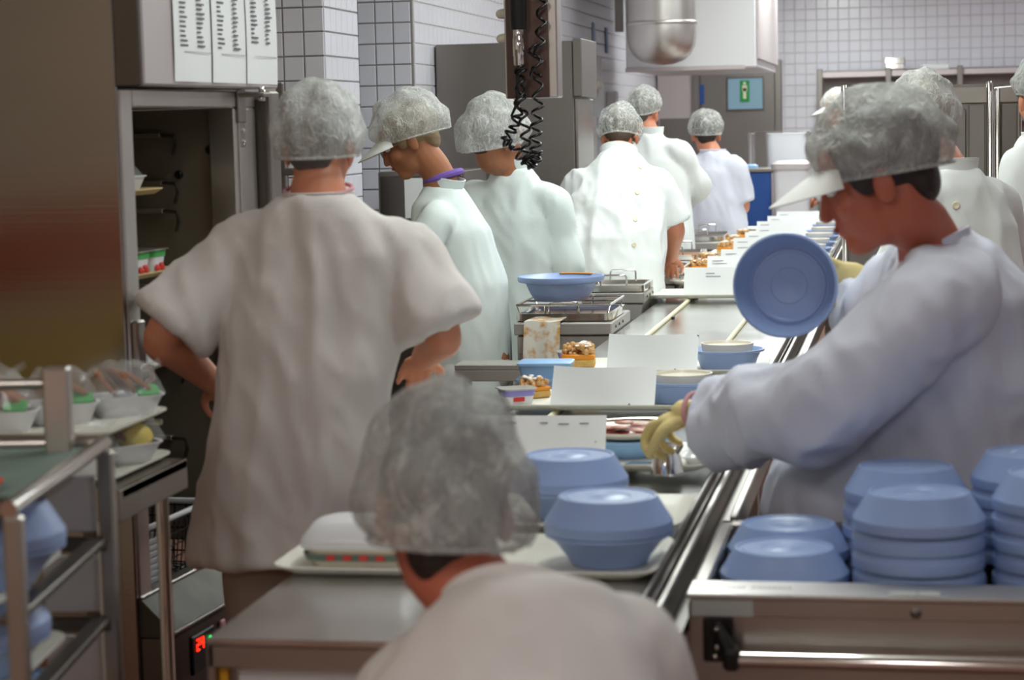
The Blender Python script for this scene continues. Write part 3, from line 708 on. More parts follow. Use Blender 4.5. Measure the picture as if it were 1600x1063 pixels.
# --- at the right edge
b9, g9, h9 = person('person in white top with grey netted hair, beside the polished open door',
    D(1630, 158, 7.35), 18, 8, D(1630, 210, 7.30), D(1598, 262, 7.15), D(1672, 250, 7.55), D(1588, 370, 7.15), D(1678, 360, 7.60), D(1568, 440, 7.35), D(1648, 440, 7.65),
    D(1638, 520, 7.35),
    [(D(1638, 620, 7.35), .2, .16), (D(1638, 520, 7.35), .2, .15), (D(1638, 420, 7.35), .195, .145), (D(1636, 300, 7.33), .18, .118), (D(1633, 240, 7.31), .115, .09), (D(1631, 212, 7.30), .075, .07)],
    50, hs=1.0, hair='hair_grey', net='net_grey', gm='cloth_white', sleeve='short', garment='top', seed=10, visor=False, voxel=.008, gvox=.014, netk=dict(size=1.0, tilt=.4, low=-.01))
# --- far side of the line, small
b11, g11, h11 = person('person in white with a white cap beyond the belt end, mostly hidden by another',
    D(1312, 174, 16.20), 70, 14, D(1330, 212, 16.20), D(1322, 240, 16.05), D(1344, 238, 16.40), D(1304, 290, 16.00), D(1330, 290, 16.50), D(1280, 306, 16.10), D(1290, 306, 16.40),
    D(1336, 340, 16.20),
    [(D(1338, 390, 16.20), .18, .15), (D(1336, 340, 16.20), .18, .14), (D(1334, 290, 16.20), .175, .135), (D(1332, 248, 16.20), .165, .115), (D(1331, 224, 16.20), .1, .085), (D(1331, 212, 16.20), .072, .068)],
    78, hs=1.15, hair='hair_fair', net='net_thick', gm='cloth_white', sleeve='long', seed=11, visor=True, voxel=.009, gvox=.016, netk=dict(size=1.0, tilt=.4, low=-.01))

# ================================================================== STEEL FURNITURE
# ---- open fridge on the left
fr_ = thing('fridge', 'tall stainless steel fridge standing open, price lists taped to its header, shelves inside', 'fridge', (-1.672, 4.35, 0), -.075)
DP = .82; ZT = 1.797; ZO = 1.756; ZB = .675
ob('side_panel', MB().box((-DP, -.012, .08), (-.004, .0, 2.45), None, .003), 'steel_side', fr_, .5)
ob('back_panel', MB().box((-DP, .0, .08), (-DP + .02, .78, 2.45)), 'inside', fr_, None)
ob('front_post', MB().box((-.06, .0, .66), (.0, .062, ZT), None, .004), 'steel_light', fr_, .5)
ob('front_post', MB().box((-.07, .64, .66), (.0, .78, ZO), None, .004).box((-.0, .66, .66), (.004, .69, ZO), None, .001), 'steel_light', fr_, .5)
ob('top_rail', MB().box((-.06, .062, ZO), (.0, .78, ZT), None, .004), 'steel_light', fr_, .5)
ob('liner', MB().box((-DP + .02, .66, ZB), (-.07, .675, ZO)).box((-DP + .02, .04, ZB - .08), (-.06, .66, ZB - .06)).box((-DP + .02, .06, ZO + .001), (-.06, .66, ZO + .02)), 'inside', fr_, None)
ob('header', MB().box((-DP, .012, ZT + .006), (.055, .80, 2.45), None, .004), 'pinkgrey', fr_, .5)
ob('header_side', MB().box((-.03, -.006, ZT + .004), (.053, .011, 2.45), None, .003), 'steel_dark', fr_, .5)
for k, (a, b_) in enumerate(((.165, .375), (.379, .585), (.589, .79))):
    sh = MB().sheet(lambda u, v, a=a, b_=b_, k=k: (.0575 + .004 * math.sin(3 * v) * (1 - v) + .0015 * math.sin(5 * u + k), a + (b_ - a) * u, ZT + .016 + .0 * k + .31 * v), 6, 6, .0006)
    s_ = ob('price_list', sh, 'paper', fr_, .6)
    ink = MB(); rr_ = random.Random(k)
    for col in (0, 1):
        for r in range(22 - (3 if k == 2 else 0)):
            y0 = a + .03 + col * .095; ln = rr_.uniform(.018, .045); z = ZT + .095 + r * .0105 + (.02 if k == 2 else 0)
            ink.box((.0615, y0, z), (.0622, y0 + ln, z + .0042))
    ink.box((.0615, a + .05, ZT + .082), (.0622, b_ - .01, ZT + .083))
    ob('printed_lines', ink, 'ink', s_, None)['kind'] = 'stuff'
for z in (1.688, 1.57, 1.50, 1.31, 1.12, .93):
    sr_ = ob('shelf_rail', MB().box((-.62, .64, z), (-.2, .661, z + .012), None, .002), 'inside', fr_, .5)
    ob('rail_hook', MB().tube([(-.2, .645, z + .006), (-.165, .645, z + .003), (-.16, .645, z - .02), (-.168, .645, z - .045)], .0045, 6), 'steel_dark', sr_)
for x, z in ((-.075, 1.655), (-.16, 1.595)):
    ob('rubber_stop', MB().lathe([(.011, 0), (.011, .006), (.008, .01)], 16, TR((x, .66, z)) @ RX(math.pi / 2)), 'black', fr_)
ob('sill', MB().add([(-.03, .0, ZB), (-.03, .72, ZB), (.0, .72, ZB + .0), (.0, .0, ZB), (.075, .0, .602), (.075, .72, .602), (.075, .0, .59), (.075, .72, .59), (-.03, .0, .59), (-.03, .72, .59)],
   [(0, 3, 2, 1), (3, 4, 5, 2), (4, 6, 7, 5), (0, 8, 6, 4, 3), (1, 2, 5, 7, 9), (6, 8, 9, 7), (0, 1, 9, 8)]), 'grime', fr_, None)
ob('sill_edge', MB().box((-.03, .0, ZB), (.004, .72, ZB + .006), None, .002).box((.070, .0, .598), (.079, .72, .604), None, .001), 'steel', fr_, .5)
bp_ = ob('base_panel', MB().box((-DP, .0, .08), (.07, .72, .589), None, .004), 'steel_dark', fr_, .5)
cp_ = ob('control_panel', MB().box((.07, .10, .478), (.076, .225, .568), None, .003), 'black', fr_, .5)
dg = MB()
def seg7(mb, y, z, segs, s=.011):
    S = {'a': (0, 2, 1, 0), 'b': (1, 1, 0, 1), 'c': (1, 0, 0, 1), 'd': (0, 0, 1, 0), 'e': (0, 0, 0, 1), 'f': (0, 1, 0, 1), 'g': (0, 1, 1, 0)}
    for q in segs:
        yy, zz, h, v = S[q]; mb.box((.0762, y + yy * s - .0015, z + zz * s - .0015), (.0775, y + (yy + h) * s + .0015, z + (zz + v) * s + .0015))
seg7(dg, .122, .532, 'abged', .012); seg7(dg, .146, .532, 'fgbc', .012)
ob('red_digits', dg, 'red_led', cp_, None)
ob('green_lamp', MB().lathe([(.006, 0), (.006, .003), (.003, .005)], 12, TR((.076, .195, .545)) @ RY(math.pi / 2)), 'green_led', cp_)
ob('pink_switch', MB().box((.07, .262, .528), (.078, .288, .568), None, .003), 'pink', fr_, .5)
lb_ = ob('rating_label', MB().box((.07, .33, .535), (.0715, .41, .58)), 'label_grey', fr_, None)
ink = MB()
for r in range(4): ink.box((.0715, .338, .541 + .009 * r), (.0719, .396 - .006 * (r % 2), .544 + .009 * r))
ob('printed_lines', ink, 'ink_dark', lb_, None)['kind'] = 'stuff'
gr_ = MB()
for r in range(9):
    for q in range(7): gr_.box((.0695, .10 + q * .021, .25 + r * .021), (.0712, .116 + q * .021, .261 + r * .021))
ob('vent_slots', gr_, 'black', bp_, None)['kind'] = 'stuff'
la_ = ob('latch', MB().box((.0, .008, 1.185), (.016, .05, 1.292), None, .004), 'steel', fr_, .5)
ob('latch_hook', MB().tube([(.014, .03, 1.19), (.034, .032, 1.188), (.036, .035, 1.165), (.02, .035, 1.155)], .007, 8), 'chrome', la_)
hg = ob('hinge', MB().box((.0, .655, 1.72), (.008, .70, 1.80), None, .002).box((.0, .655, 1.782), (.075, .70, 1.792), None, .002).box((.0, .664, 1.66), (.006, .695, 1.73), None, .002), 'steel', fr_, .5)
ob('hinge_pin', MB().lathe([(.008, 0), (.008, .03), (.005, .034)], 12, TR((.06, .678, 1.772))), 'chrome', hg)
for z in (1.672, 1.70): ob('screw', MB().lathe([(.006, 0), (.006, .003), (.003, .005)], 10, TR((.006, .68, z)) @ RY(math.pi / 2)), 'chrome', hg)
dr_ = ob('door', MB().box((-.02, .80, .66), (.035, .86, ZT), None, .005), 'steel', fr_, .5)
ob('door_gasket', MB().box((-.012, .788, .68), (.018, .80, ZT - .02)), 'steel_dark', dr_, None)
ob('foot', MB().lathe([(.02, 0), (.03, .01), (.02, .02), (.02, .09)], 12, TR((-.06, .06, 0))), 'steel', fr_)
ob('foot', MB().lathe([(.02, 0), (.03, .01), (.02, .02), (.02, .09)], 12, TR((-.06, .66, 0))), 'steel', fr_)
FM = TR((-1.672, 4.35, 0)) @ RZ(-.075)
def fl(x, y, z): return tuple(FM @ Vector((x, y, z)))

ORD = ('first', 'second', 'third', 'fourth', 'fifth', 'sixth', 'seventh', 'eighth', 'ninth')
# ---- shapes used again and again
def tray_mb(wd=.68, dp=.33, ht=.016):
    return MB().rr([(wd - .06, dp - .06, .03, 0), (wd - .02, dp - .02, .04, ht * .6), (wd, dp, .045, ht), (wd, dp, .045, ht + .003), (wd - .016, dp - .016, .04, ht + .002), (wd - .06, dp - .06, .03, .005)], None, 5)
def bowl_mb(r=.113, h=.058):
    return MB().lathe([(.0, .0), (r * .56, 0), (r * .6, .002), (r * .66, h * .25), (r * .84, h * .72), (r * .97, h * .9), (r, h * .92), (r, h), (r * .95, h), (r * .8, h * .75), (r * .6, h * .3), (r * .5, h * .12), (0, h * .12)], 40, None, False)
def lid_mb(r=.113, h=.062):
    return MB().lathe([(r * .96, 0), (r, .001), (r * 1.01, .008), (r, .019), (r * .985, .021), (r * .79, h * .93), (r * .765, h), (r * .73, h * 1.0), (r * .71, h * .95), (r * .66, h * .95), (r * .64, h * .975), (r * .36, h * .975), (r * .34, h * .955), (r * .2, h * .955), (r * .18, h * .97), (0, h * .97)], 44, None, False)
def solid_dish(wd, dp, ht, rad=.02, th=.004, flare=.014):
    return MB().rr([(wd - 2 * flare, dp - 2 * flare, rad, 0), (wd - .002, dp - .002, rad * 1.2, ht), (wd + .006, dp + .006, rad * 1.3, ht + .001), (wd + .006, dp + .006, rad * 1.3, ht + .004), (wd - 2 * th, dp - 2 * th, rad, ht + .003), (wd - 2 * flare - th, dp - 2 * flare - th, rad * .8, th)], None, 5)
ME_TRAY = tray_mb().mesh('serving_tray', .6); ME_TRAY.materials.append(M['tray'])
ME_LID = lid_mb().mesh('plate_cover', .5); ME_LID.materials.append(M['blue'])
ME_DEEP = MB().lathe([(0, 0), (.078, 0), (.082, .003), (.092, .03), (.1, .05), (.112, .054), (.113, .06), (.108, .06), (.095, .048), (.08, .012), (0, .01)], 40, None, False).mesh('deep_bowl', .5); ME_DEEP.materials.append(M['blue'])
ME_BOWL = bowl_mb().mesh('bowl', .5); ME_BOWL.materials.append(M['blue'])
def tray(loc, label, rz=0.0, group='ivory trays on the serving belt'):
    return tag_loc(ob('serving_tray', ME_TRAY, None), loc, rz, label, 'tray', group)
def tag_loc(o, loc, rz, label, cat, group=None):
    o.location = loc; o.rotation_euler = (0, 0, rz); return tag(o, label, cat, group)
def lid(loc, label, group='pale blue plate covers', rot=None):
    o = tag(ob('plate_cover', ME_LID, None), label, 'plate cover', group); o.location = loc
    if rot is not None: o.rotation_euler = rot
    return o
def bowl(loc, label, inner=True, group='pale blue insulated bowls'):
    o = tag(ob('insulated_bowl', ME_DEEP if inner else ME_BOWL, None), label, 'bowl', group); o.location = loc
    if inner:
        ob('cream_dish', MB().lathe([(.062, .012), (.07, .03), (.078, .06), (.08, .078), (.074, .078), (.07, .07), (.0, .066)], 36, None, False), 'cream', o, .5)
    return o

# ---- food on the fridge shelves
def shelf_tray(x, y, z, ln, label, m='slat'):
    o = ob('shelf_tray', MB().rr([(.36, ln - .02, .03, 0), (.40, ln, .04, .012), (.40, ln, .04, .015), (.37, ln - .03, .03, .006)], None, 5), m)
    return tag_loc(o, fl(x, y, z), -.06, label, 'tray', 'trays in the open fridge')
def support(x, y0, y1, z):
    return None
for k, (z, ln, c) in enumerate(((1.556, .40, 'slat'), (1.362, .46, 'slat'), (1.15, .46, 'tray'))):
    ob('shelf_runner', MB().box((-.32, .06, z - .012), (-.30, .64, z)).box((-.70, .06, z - .012), (-.68, .64, z)), 'inside', fr_, None)
shelf_tray(-.30, .26, 1.556, .40, 'beige tray on the top shelf of the open fridge, one white box on it')
shelf_tray(-.29, .30, 1.362, .46, 'beige tray on the middle shelf of the open fridge, under the yogurt pots')
shelf_tray(-.27, .30, 1.15, .46, 'white tray on the low fridge shelf, near the door latch', 'tray')
t = thing('food_box', 'small white box of salad under film on the top fridge shelf', 'food box', fl(-.17, .34, 1.5625), -.06)
ob('box', solid_dish(.09, .13, .035), 'white', t); ob('salad', MB().ell((0, 0, .03), (.035, .052, .022)).ell((.01, .02, .04), (.02, .02, .016)), 'bread', t); ob('film', MB().rr([(.084, .12, .015, .036), (.06, .08, .015, .06)], None, 4, False), 'foil_film', t)
for k, y in enumerate((.315, .405)):
    t = thing('yogurt_pot', ('yogurt pot with red fruit print on the middle fridge shelf, nearer the front post' if k == 0 else 'yogurt pot with red fruit print at the tray end on the middle fridge shelf'), 'yogurt', fl(-.14, y, 1.3685), -.06, 'yogurt pots in the fridge')
    ob('cup', MB().rr([(.06, .06, .012, 0), (.074, .078, .014, .056)], None, 4), 'white', t, .6)
    ob('foil_lid', MB().rr([(.086, .088, .012, .056), (.086, .088, .012, .0585)], None, 4), 'steel_light', t, .5)
    ob('green_band', MB().rr([(.073, .0766, .014, .04), (.0758, .08, .014, .0555)], None, 4), 'green_print', t, .6)
    pr_ = MB()
    for dy, dz, r in ((-.018, .014, .009), (-.005, .011, .008), (.012, .016, .01), (.02, .011, .007), (.002, .02, .006)): pr_.ell((.0325 + dz * .13, dy, dz), (.003, r, r), None, 10, 6)
    ob('fruit_print', pr_, 'red_print', t)
t = thing('jar', 'dark jar with a blue label on the low fridge shelf behind the latch', 'jar', fl(-.17, .27, 1.157), -.06)
ob('glass', MB().lathe([(.034, 0), (.036, .01), (.036, .075), (.028, .088), (.028, .1)], 20), 'black', t); ob('label', MB().lathe([(.0368, .02), (.0368, .06)], 20, None, False), 'deep_blue', t); ob('cap', MB().lathe([(.03, .098), (.03, .114), (.026, .117)], 20), 'steel_dark', t)
t = thing('food_box', 'low white lidded box beside the dark jar on the low fridge shelf', 'food box', fl(-.16, .40, 1.157), -.06)
ob('box', solid_dish(.1, .15, .03), 'white', t); ob('lid', MB().rr([(.1, .15, .02, .033), (.1, .15, .02, .038), (.07, .12, .02, .046)], None, 4), 'white', t)
# wire basket with white trays at the bottom of the fridge
t = thing('wire_basket', 'white-rimmed wire basket with a black mesh side at the bottom of the open fridge', 'basket', fl(-.3, .40, ZB - .055), -.075)
wd, dp, ht = .42, .40, .165
ob('rim', MB().tube([(wd / 2, -dp / 2, ht), (wd / 2, dp / 2, ht), (-wd / 2, dp / 2, ht), (-wd / 2, -dp / 2, ht)], .008, 8, closed=True), 'white', t)
wr_ = MB()
for k in range(15):
    y = -dp / 2 + k * dp / 14
    wr_.tube([(wd / 2, y, ht), (wd / 2 - .02, y, .004), (-wd / 2 + .02, y, .004), (-wd / 2, y, ht)], .0022, 5)
for k in range(15):
    x = -wd / 2 + k * wd / 14; wr_.tube([(x, dp / 2, ht), (x, dp / 2 - .02, .004), (x, -dp / 2 + .02, .004), (x, -dp / 2, ht)], .0022, 5)
for k in range(6):
    z = .01 + k * (ht - .02) / 5; wr_.tube([(wd / 2, -dp / 2, z), (wd / 2, dp / 2, z), (-wd / 2, dp / 2, z), (-wd / 2, -dp / 2, z)], .0022, 5, closed=True)
ob('wire_mesh', wr_, 'black', t)['kind'] = 'stuff'
for k in range(9):
    o = ob('small_tray', solid_dish(.11, .13, .012, .012, .003, .006), 'white'); tag_loc(o, fl(-.125, .235, ZB - .047 + k * .0152), -.075, f'small white dish, {ORD[k]} from the bottom of the dish stack in the wire basket', 'dish', 'stacked white dishes in the fridge')

# ---- stand with packed breads, before the fridge side
SX = -1.47
st_ = thing('tray_stand', 'steel stand with a chrome pole holding two trays of wrapped bread', 'stand', (SX, 3.68, 0))
ob('deck', MB().box((-.5, -.02, 1.025), (.036, .34, 1.045), None, .003).box((.026, -.02, .985), (.036, .34, 1.045), None, .002).box((-.5, -.03, .985), (.036, -.02, 1.045), None, .002), 'steel', st_, .5)
for x, y in ((-.006, .30), (-.02, .02), (-.48, .30), (-.48, .02)): ob('leg', MB().tube([(x, y, .0), (x, y, 1.03)], .0135, 14), 'chrome', st_)
ob('brace', MB().box((-.062, .02, .0), (-.035, .026, 1.02), None, .002), 'steel_dark', st_, .5)
for s in (-.02, .30): ob('tray_arm', MB().tube([(-.45, s, 1.03), (-.45, s, 1.125), (-.0, s, 1.125)], .006, 8), 'steel', st_)
def food_tray(c, wd, dp, label):
    o = ob('bread_tray', MB().rr([(wd - .05, dp - .05, .03, 0), (wd, dp, .04, .013), (wd, dp, .04, .017), (wd - .03, dp - .03, .03, .006)], None, 5), 'tray')
    return tag_loc(o, c, 0, label, 'tray', 'trays of wrapped bread')
food_tray((SX - .26, 3.86, 1.1312), .52, .37, 'white upper tray of film-wrapped brown bread before the fridge side')
food_tray((SX - .24, 3.855, 1.0452), .50, .345, 'white lower tray with lemon and bread bowls under the upper bread tray')
def bread_bowl(loc, rz, label, kind, wd=.15, dp=.1):
    t = thing('bread_bowl', label, 'wrapped bread', loc, rz, 'bowls of wrapped bread')
    ob('bowl', solid_dish(wd, dp, .038, .026, .004, .018), 'white', t)
    r = random.Random(int(loc[0] * 1000 + loc[1] * 777))
    if kind == 'bread':
        for k in range(3):
            T = TR((-.036 + .032 * k, r.uniform(-.006, .006), .064 + r.uniform(0, .008))) @ RZ(r.uniform(-.3, .3)) @ RY(r.uniform(.5, .9))
            ob('bread_slice', MB().rr([(.064, .068, .02, -.005), (.068, .072, .022, 0), (.064, .068, .02, .005)], T, 4), 'bread', t, .6)
        ob('butter_pack', MB().rr([(.04, .03, .008, 0), (.046, .036, .01, .012)], TR((.04, -.03, .042)) @ RX(.5), 4), 'green_print' if r.random() < .5 else 'paper', t)
    else:
        ob('lemon_half', MB().ell((.01, -.01, .05), (.038, .032, .03)), 'lemon', t)
        ob('bread_slice', MB().rr([(.05, .058, .016, -.005), (.054, .062, .018, 0), (.05, .058, .016, .005)], TR((-.03, .0, .062)) @ RY(.8), 4), 'crust', t, .6)
        ob('bread_slice', MB().rr([(.05, .058, .016, -.005), (.054, .062, .018, 0), (.05, .058, .016, .005)], TR((.034, .01, .062)) @ RY(.8), 4), 'bread', t, .6)
    off = Vector((r.uniform(0, 9), 3, 2))
    def film(u, v):
        x, y = (u - .5) * wd * 1.02, (v - .5) * dp * 1.05; e = (1 - (2 * u - 1) ** 4) * (1 - (2 * v - 1) ** 4)
        q = Vector((x * 40, y * 40, 0)) + off
        return Vector((x, y, .042 + e * (.062 + .014 * noise.noise(q)) + .01 * abs(noise.noise(q * 1.9))))
    ob('film', MB().sheet(film, 18, 14), 'film', t, 3)
    c = Vector((wd * .34, .0, .08)); cr = MB()
    cr.sheet(lambda u, v: c + Vector(((u - .3) * .035, (v - .5) * .034 * (1 + u), u * .024 + .008 * math.sin(9 * v + 2))), 5, 8)
    ob('film_twist', cr, 'film', t, 3)
for k, (x, y, lb) in enumerate(((SX - .43, 3.80, 'wrapped bread bowl at the far left of the upper tray'), (SX - .25, 3.77, 'wrapped bread bowl with a green butter pack, behind the upright trolley bar'), (SX - .172, 3.878, 'wrapped bread bowl in the middle of the right-hand end of the upper tray'), (SX - .082, 3.992, 'wrapped bread bowl at the far corner of the upper tray nearest the fridge opening'), (SX - .36, 3.96, 'wrapped bread bowl in the back row of the upper tray'))):
    bread_bowl((x, y, 1.1375), (.1, .2, .5, .6, .1)[k], lb, 'bread')
for k, (x, y, lb) in enumerate(((SX - .055, 3.77, 'wrapped bowl of dark bread and lemon at the near end of the lower tray'), (SX - .02, 3.92, 'wrapped bowl with a yellow lemon half at the far end of the lower tray'))):
    bread_bowl((x - .03, y, 1.0515), .9, lb, 'lemon', .13, .085)

# ---- trolley in the corner with covered bowls
tz = thing('tray_trolley', 'steel tray trolley with grey-green top mat and upright bar, covered blue bowls on shelves', 'trolley', (-1.19, 2.638, 0), .161)
ob('top', MB().box((-.5, .0, 1.187), (-.012, .59, 1.194), None, .002), 'steel_dark', tz, .5)
ob('mat', MB().box((-.47, .12, 1.194), (-.03, .575, 1.197)), 'teal_mat', tz, None)
ob('side_rail', MB().tube([(-.004, -.01, 1.2), (-.004, .59, 1.2)], .0125, 14), 'chrome', tz); ob('side_rail', MB().tube([(-.5, -.01, 1.2), (-.5, .59, 1.2)], .0125, 14), 'chrome', tz)
ob('end_rail', MB().tube([(-.5, .59, 1.2), (.0, .59, 1.2)], .011, 12), 'steel', tz)
for x, y, z in ((.0, .575, 1.19), (-.505, .575, 1.19), (.0, .0, 1.19), (-.505, .0, 1.19)): ob('post', MB().box((x - .013, y - .013, .1), (x + .013, y + .013, z), None, .004), 'steel', tz, .5)
ob('upright_bar', MB().box((-.085, .52, 1.185), (-.042, .55, 1.332), None, .004), 'steel_light', tz, .5)
ob('handle_rail', MB().tube([(-.06, .535, 1.305), (-.5, .535, 1.305)], .009, 12), 'steel', tz)
for k, z in enumerate((1.038, .906, .774, .55)):
    ob('runner', MB().box((-.03, .0, z), (-.0, .575, z + .012), None, .002), 'steel_dark', tz, .5); ob('runner', MB().box((-.505, .0, z), (-.475, .575, z + .012), None, .002), 'steel_dark', tz, .5)
    ob('back_bar', MB().box((-.5, .56, z - .012), (.0, .575, z + .012), None, .002), 'steel_dark', tz, .5)
    if k < 3: ob('back_panel', MB().box((-.11, .577, z + .018), (-.02, .583, z + .11), None, .001), 'white', tz, .5)
for x in (-.03, -.47):
    for y in (.03, .545): ob('caster', MB().lathe([(.01, -.014), (.045, -.014), (.05, -.008), (.05, .008), (.045, .014), (.01, .014)], 18, TR((x, y, .05)) @ RY(math.pi / 2)), 'black_rubber', tz)
TM = TR((-1.19, 2.638, 0)) @ RZ(.161)
o = ob('orange_tray', MB().rr([(.2, .16, .02, 0), (.22, .18, .025, .012), (.2, .16, .02, .008)], None, 4), 'orange'); tag_loc(o, tuple(TM @ Vector((-.17, .115, 1.198))), .15, 'orange red plastic tray lying on the trolley top', 'tray')
for k, z in enumerate((1.050, .918, .786)):
    c = TM @ Vector((-.255, .215, z))
    o = ob('trolley_tray', MB().rr([(.38, .36, .03, 0), (.445, .42, .05, .01), (.445, .42, .05, .014), (.39, .37, .03, .005)], None, 5), 'tray'); tag_loc(o, tuple(c), .15, ('ivory tray on the top', 'ivory tray on the second', 'ivory tray on the third')[k] + ' runners of the corner trolley', 'tray', 'ivory trays in the corner trolley')
    q = TM @ Vector((-.092 - (0, .028, .0)[k], .19, z + .006)); where = ('top', 'second', 'third')[k]
    s_ = .78; bo = bowl(tuple(q), f'blue bowl under a cover on the {where} shelf of the corner trolley', False, 'covered bowls in the corner trolley'); bo.scale = (1, 1, 1)
    lo = lid(tuple(q + Vector((0, 0, .0585))), f'blue cover closing the bowl on the {where} shelf of the corner trolley', 'covered bowls in the corner trolley'); lo.scale = (1, 1, 1)

# ---- the serving belt
BX0, BX1, BY0, BY1, BZ = -1.074, -.40, 3.06, 15.2, .92
cv_ = thing('serving_belt', 'long stainless steel tray belt with two cream cords running down the hall', 'conveyor', ((BX0 + BX1) / 2, BY0, 0))
def W(n, mb, m, up=None, sm=.5): return wob(n, mb, m, cv_, sm, up)
W('belt_top', MB().box((BX0, BY0, BZ - .012), (BX1 - .03, BY1, BZ), None, .003), 'steel_top')
W('front_apron', MB().box((BX0 + .002, BY0 + .004, BZ - .048), (BX1 - .02, BY0 + .02, BZ - .012), None, .002), 'steel')
W('side_apron', MB().box((BX0, BY0 + .004, BZ - .16), (BX0 + .012, BY1, BZ - .012), None, .002), 'steel'); W('side_apron', MB().box((BX1 - .03, BY0 + .004, BZ - .16), (BX1 - .018, BY1, BZ - .012), None, .002), 'steel')
W('yellow_strip', MB().box((BX0 + .014, BY0 + .02, BZ - .16), (BX0 + .028, BY0 + .03, BZ - .048)), 'yellow')
W('guide_rail', MB().box((BX1 - .03, BY0 + .1, BZ - .03), (BX1 - .024, BY1, BZ + .012), None, .002), 'steel')
W('guide_rail', MB().box((BX1 - .005, BY0 + .1, BZ - .05), (BX1 + .008, BY1, BZ + .004), None, .003), 'steel')
W('guide_rail', MB().box((BX1 + .05, 4.11, BZ - .05), (BX1 + .066, BY1, BZ + .004), None, .003), 'steel')
W('rail_channel', MB().box((BX1 - .018, BY0 + .1, BZ - .07), (BX1 + .033, BY1, BZ - .05)), 'steel_dark')
for x in (-.935, -.625):
    W('cord', MB().tube([(x, 3.98, BZ + .0), (x, 4.02, BZ + .008), (x, BY1 - .1, BZ + .008), (x, BY1 - .05, BZ)], .0085, 10), 'belt', None, .9)
    for k in range(11): W('cord_clip', MB().box((x + .008, 4.5 + .95 * k - .012, BZ), (x + .022, 4.5 + .95 * k + .012, BZ + .008), None, .002), 'black')
for y in (BY0 + .12, 6.2, 9.2, 12.2, BY1 - .1):
    for x in (BX0 + .05, BX1 - .06): W('leg', MB().box((x - .02, y - .02, 0), (x + .02, y + .02, BZ - .013), None, .004), 'steel')
o = ob('side_panel', MB().box((BX0 + .04, BY0 + .03, .25), (BX1 - .32, BY0 + .04, BZ - .05), None, .004), 'white', cv_, .5); o.location = -Vector(cv_['base'])
W('motor_box', MB().box((BX1 - .19, BY0 + .14, .3), (BX1 - .08, BY0 + .5, BZ - .06), None, .006), 'black')

# ---- worktop shelf and hot counters left of the belt
hs_ = thing('side_shelf', 'low steel side shelf in front of the first hot counter', 'shelf', (-1.40, 7.44, 0))
ob('shelf_top', MB().box((-.2, -.11, .83), (.13, .03, .85), None, .003).box((-.2, -.11, .79), (.13, -.104, .83), None, .002), 'counter', hs_, .5)
for x in (-.17, .1): ob('leg', MB().box((x - .015, -.05, 0), (x + .015, -.02, .83), None, .003), 'steel', hs_, .5)
def hot_unit(x0, x1, y0, y1, z, label):
    t = thing('hot_counter', label, 'hot counter', ((x0 + x1) / 2, (y0 + y1) / 2, 0), 0, 'hot counters along the belt'); a, b_ = (x1 - x0) / 2, (y1 - y0) / 2
    ob('top', MB().box((-a, -b_, z - .045), (a, b_, z), None, .004), 'counter', t, .5)
    ob('body', MB().box((-a + .01, -b_ + .01, .12), (a - .01, b_ - .01, z - .048), None, .004), 'counter', t, .5)
    ob('front_seam', MB().box((-a + .012, -b_ + .006, z - .115), (a - .012, -b_ + .012, z - .05), None, .002), 'counter', t, .5)
    for k in range(3): ob('screw', MB().lathe([(.006, 0), (.006, .003), (.003, .005)], 10, TR((a, -b_ + .1 + .1 * k, z - .022)) @ RY(math.pi / 2)), 'steel_dark', t)
    for x in (-a + .04, a - .04):
        for y in (-b_ + .05, b_ - .05): ob('foot', MB().lathe([(.03, 0), (.03, .01), (.018, .02), (.018, .13)], 12, TR((x, y, 0))), 'steel', t)
    return t
hot_unit(-1.445, -1.078, 7.67, 8.2, .965, 'hot counter with the wire-handled pan and large blue bowl on top')
hot_unit(-1.36, -1.095, 8.78, 9.12, .985, 'second hot counter, behind the large blue bowl, with an open pan')
hot_unit(-1.34, -1.085, 9.98, 10.9, .97, 'hot counter beside the bending person, pans with food on it')
hot_unit(-1.36, -1.085, 10.95, 11.55, .97, 'hot counter between the bending person and the far knitted top')
hot_unit(-1.5, -1.085, 12.6, 13.45, .97, 'last hot counter at the far end of the belt')
def pan(loc, wd, dp, label, food=None, handles='ends', wire=False, ht=.03):
    t = thing('food_pan', label, 'pan', loc, 0, 'steel food pans on the hot counters')
    ob('pan', MB().rr([(wd + .0, dp + .0, .02, 0), (wd + .014, dp + .014, .026, .004), (wd + .014, dp + .014, .026, ht), (wd - .012, dp - .012, .02, ht), (wd - .03, dp - .03, .016, .004)], None, 5), 'chrome', t, .5)
    ob('food', MB().rr([(wd - .03, dp - .03, .016, .005), (wd - .028, dp - .028, .016, ht * .45)], None, 4), food or 'steel_dark', t, .5)
    for s in (-1, 1):
        y = s * (dp / 2 - .012); ob('handle', MB().tube([(-.055, y, ht), (-.055, y + s * .006, ht + .034), (-.048, y + s * .007, ht + .042), (.048, y + s * .007, ht + .042), (.055, y + s * .006, ht + .034), (.055, y, ht)], .0042, 8), 'chrome', t)
    if wire:
        a, b_, h = wd / 2, dp / 2, ht + .032
        ob('wire_frame', MB().tube([(-a, -b_, h), (a, -b_, h), (a, b_, h), (-a, b_, h)], .005, 8, closed=True), 'chrome', t)
        ob('wire_stays', MB().tube([(-a, -b_, h), (-a + .01, -b_ + .01, ht)], .0035, 6).tube([(a, -b_, h), (a - .01, -b_ + .01, ht)], .0035, 6).tube([(a, b_, h), (a - .01, b_ - .01, ht)], .0035, 6).tube([(-a, b_, h), (-a + .01, b_ - .01, ht)], .0035, 6)
           .tube([(a * .3, -b_, h), (a * .3, -b_ + .01, ht)], .0035, 6).tube([(-a * .4, -b_, h), (-a * .4, -b_ + .01, ht)], .0035, 6).tube([(-a, 0, h), (a, 0, h)], .0035, 6), 'chrome', t)
    return t
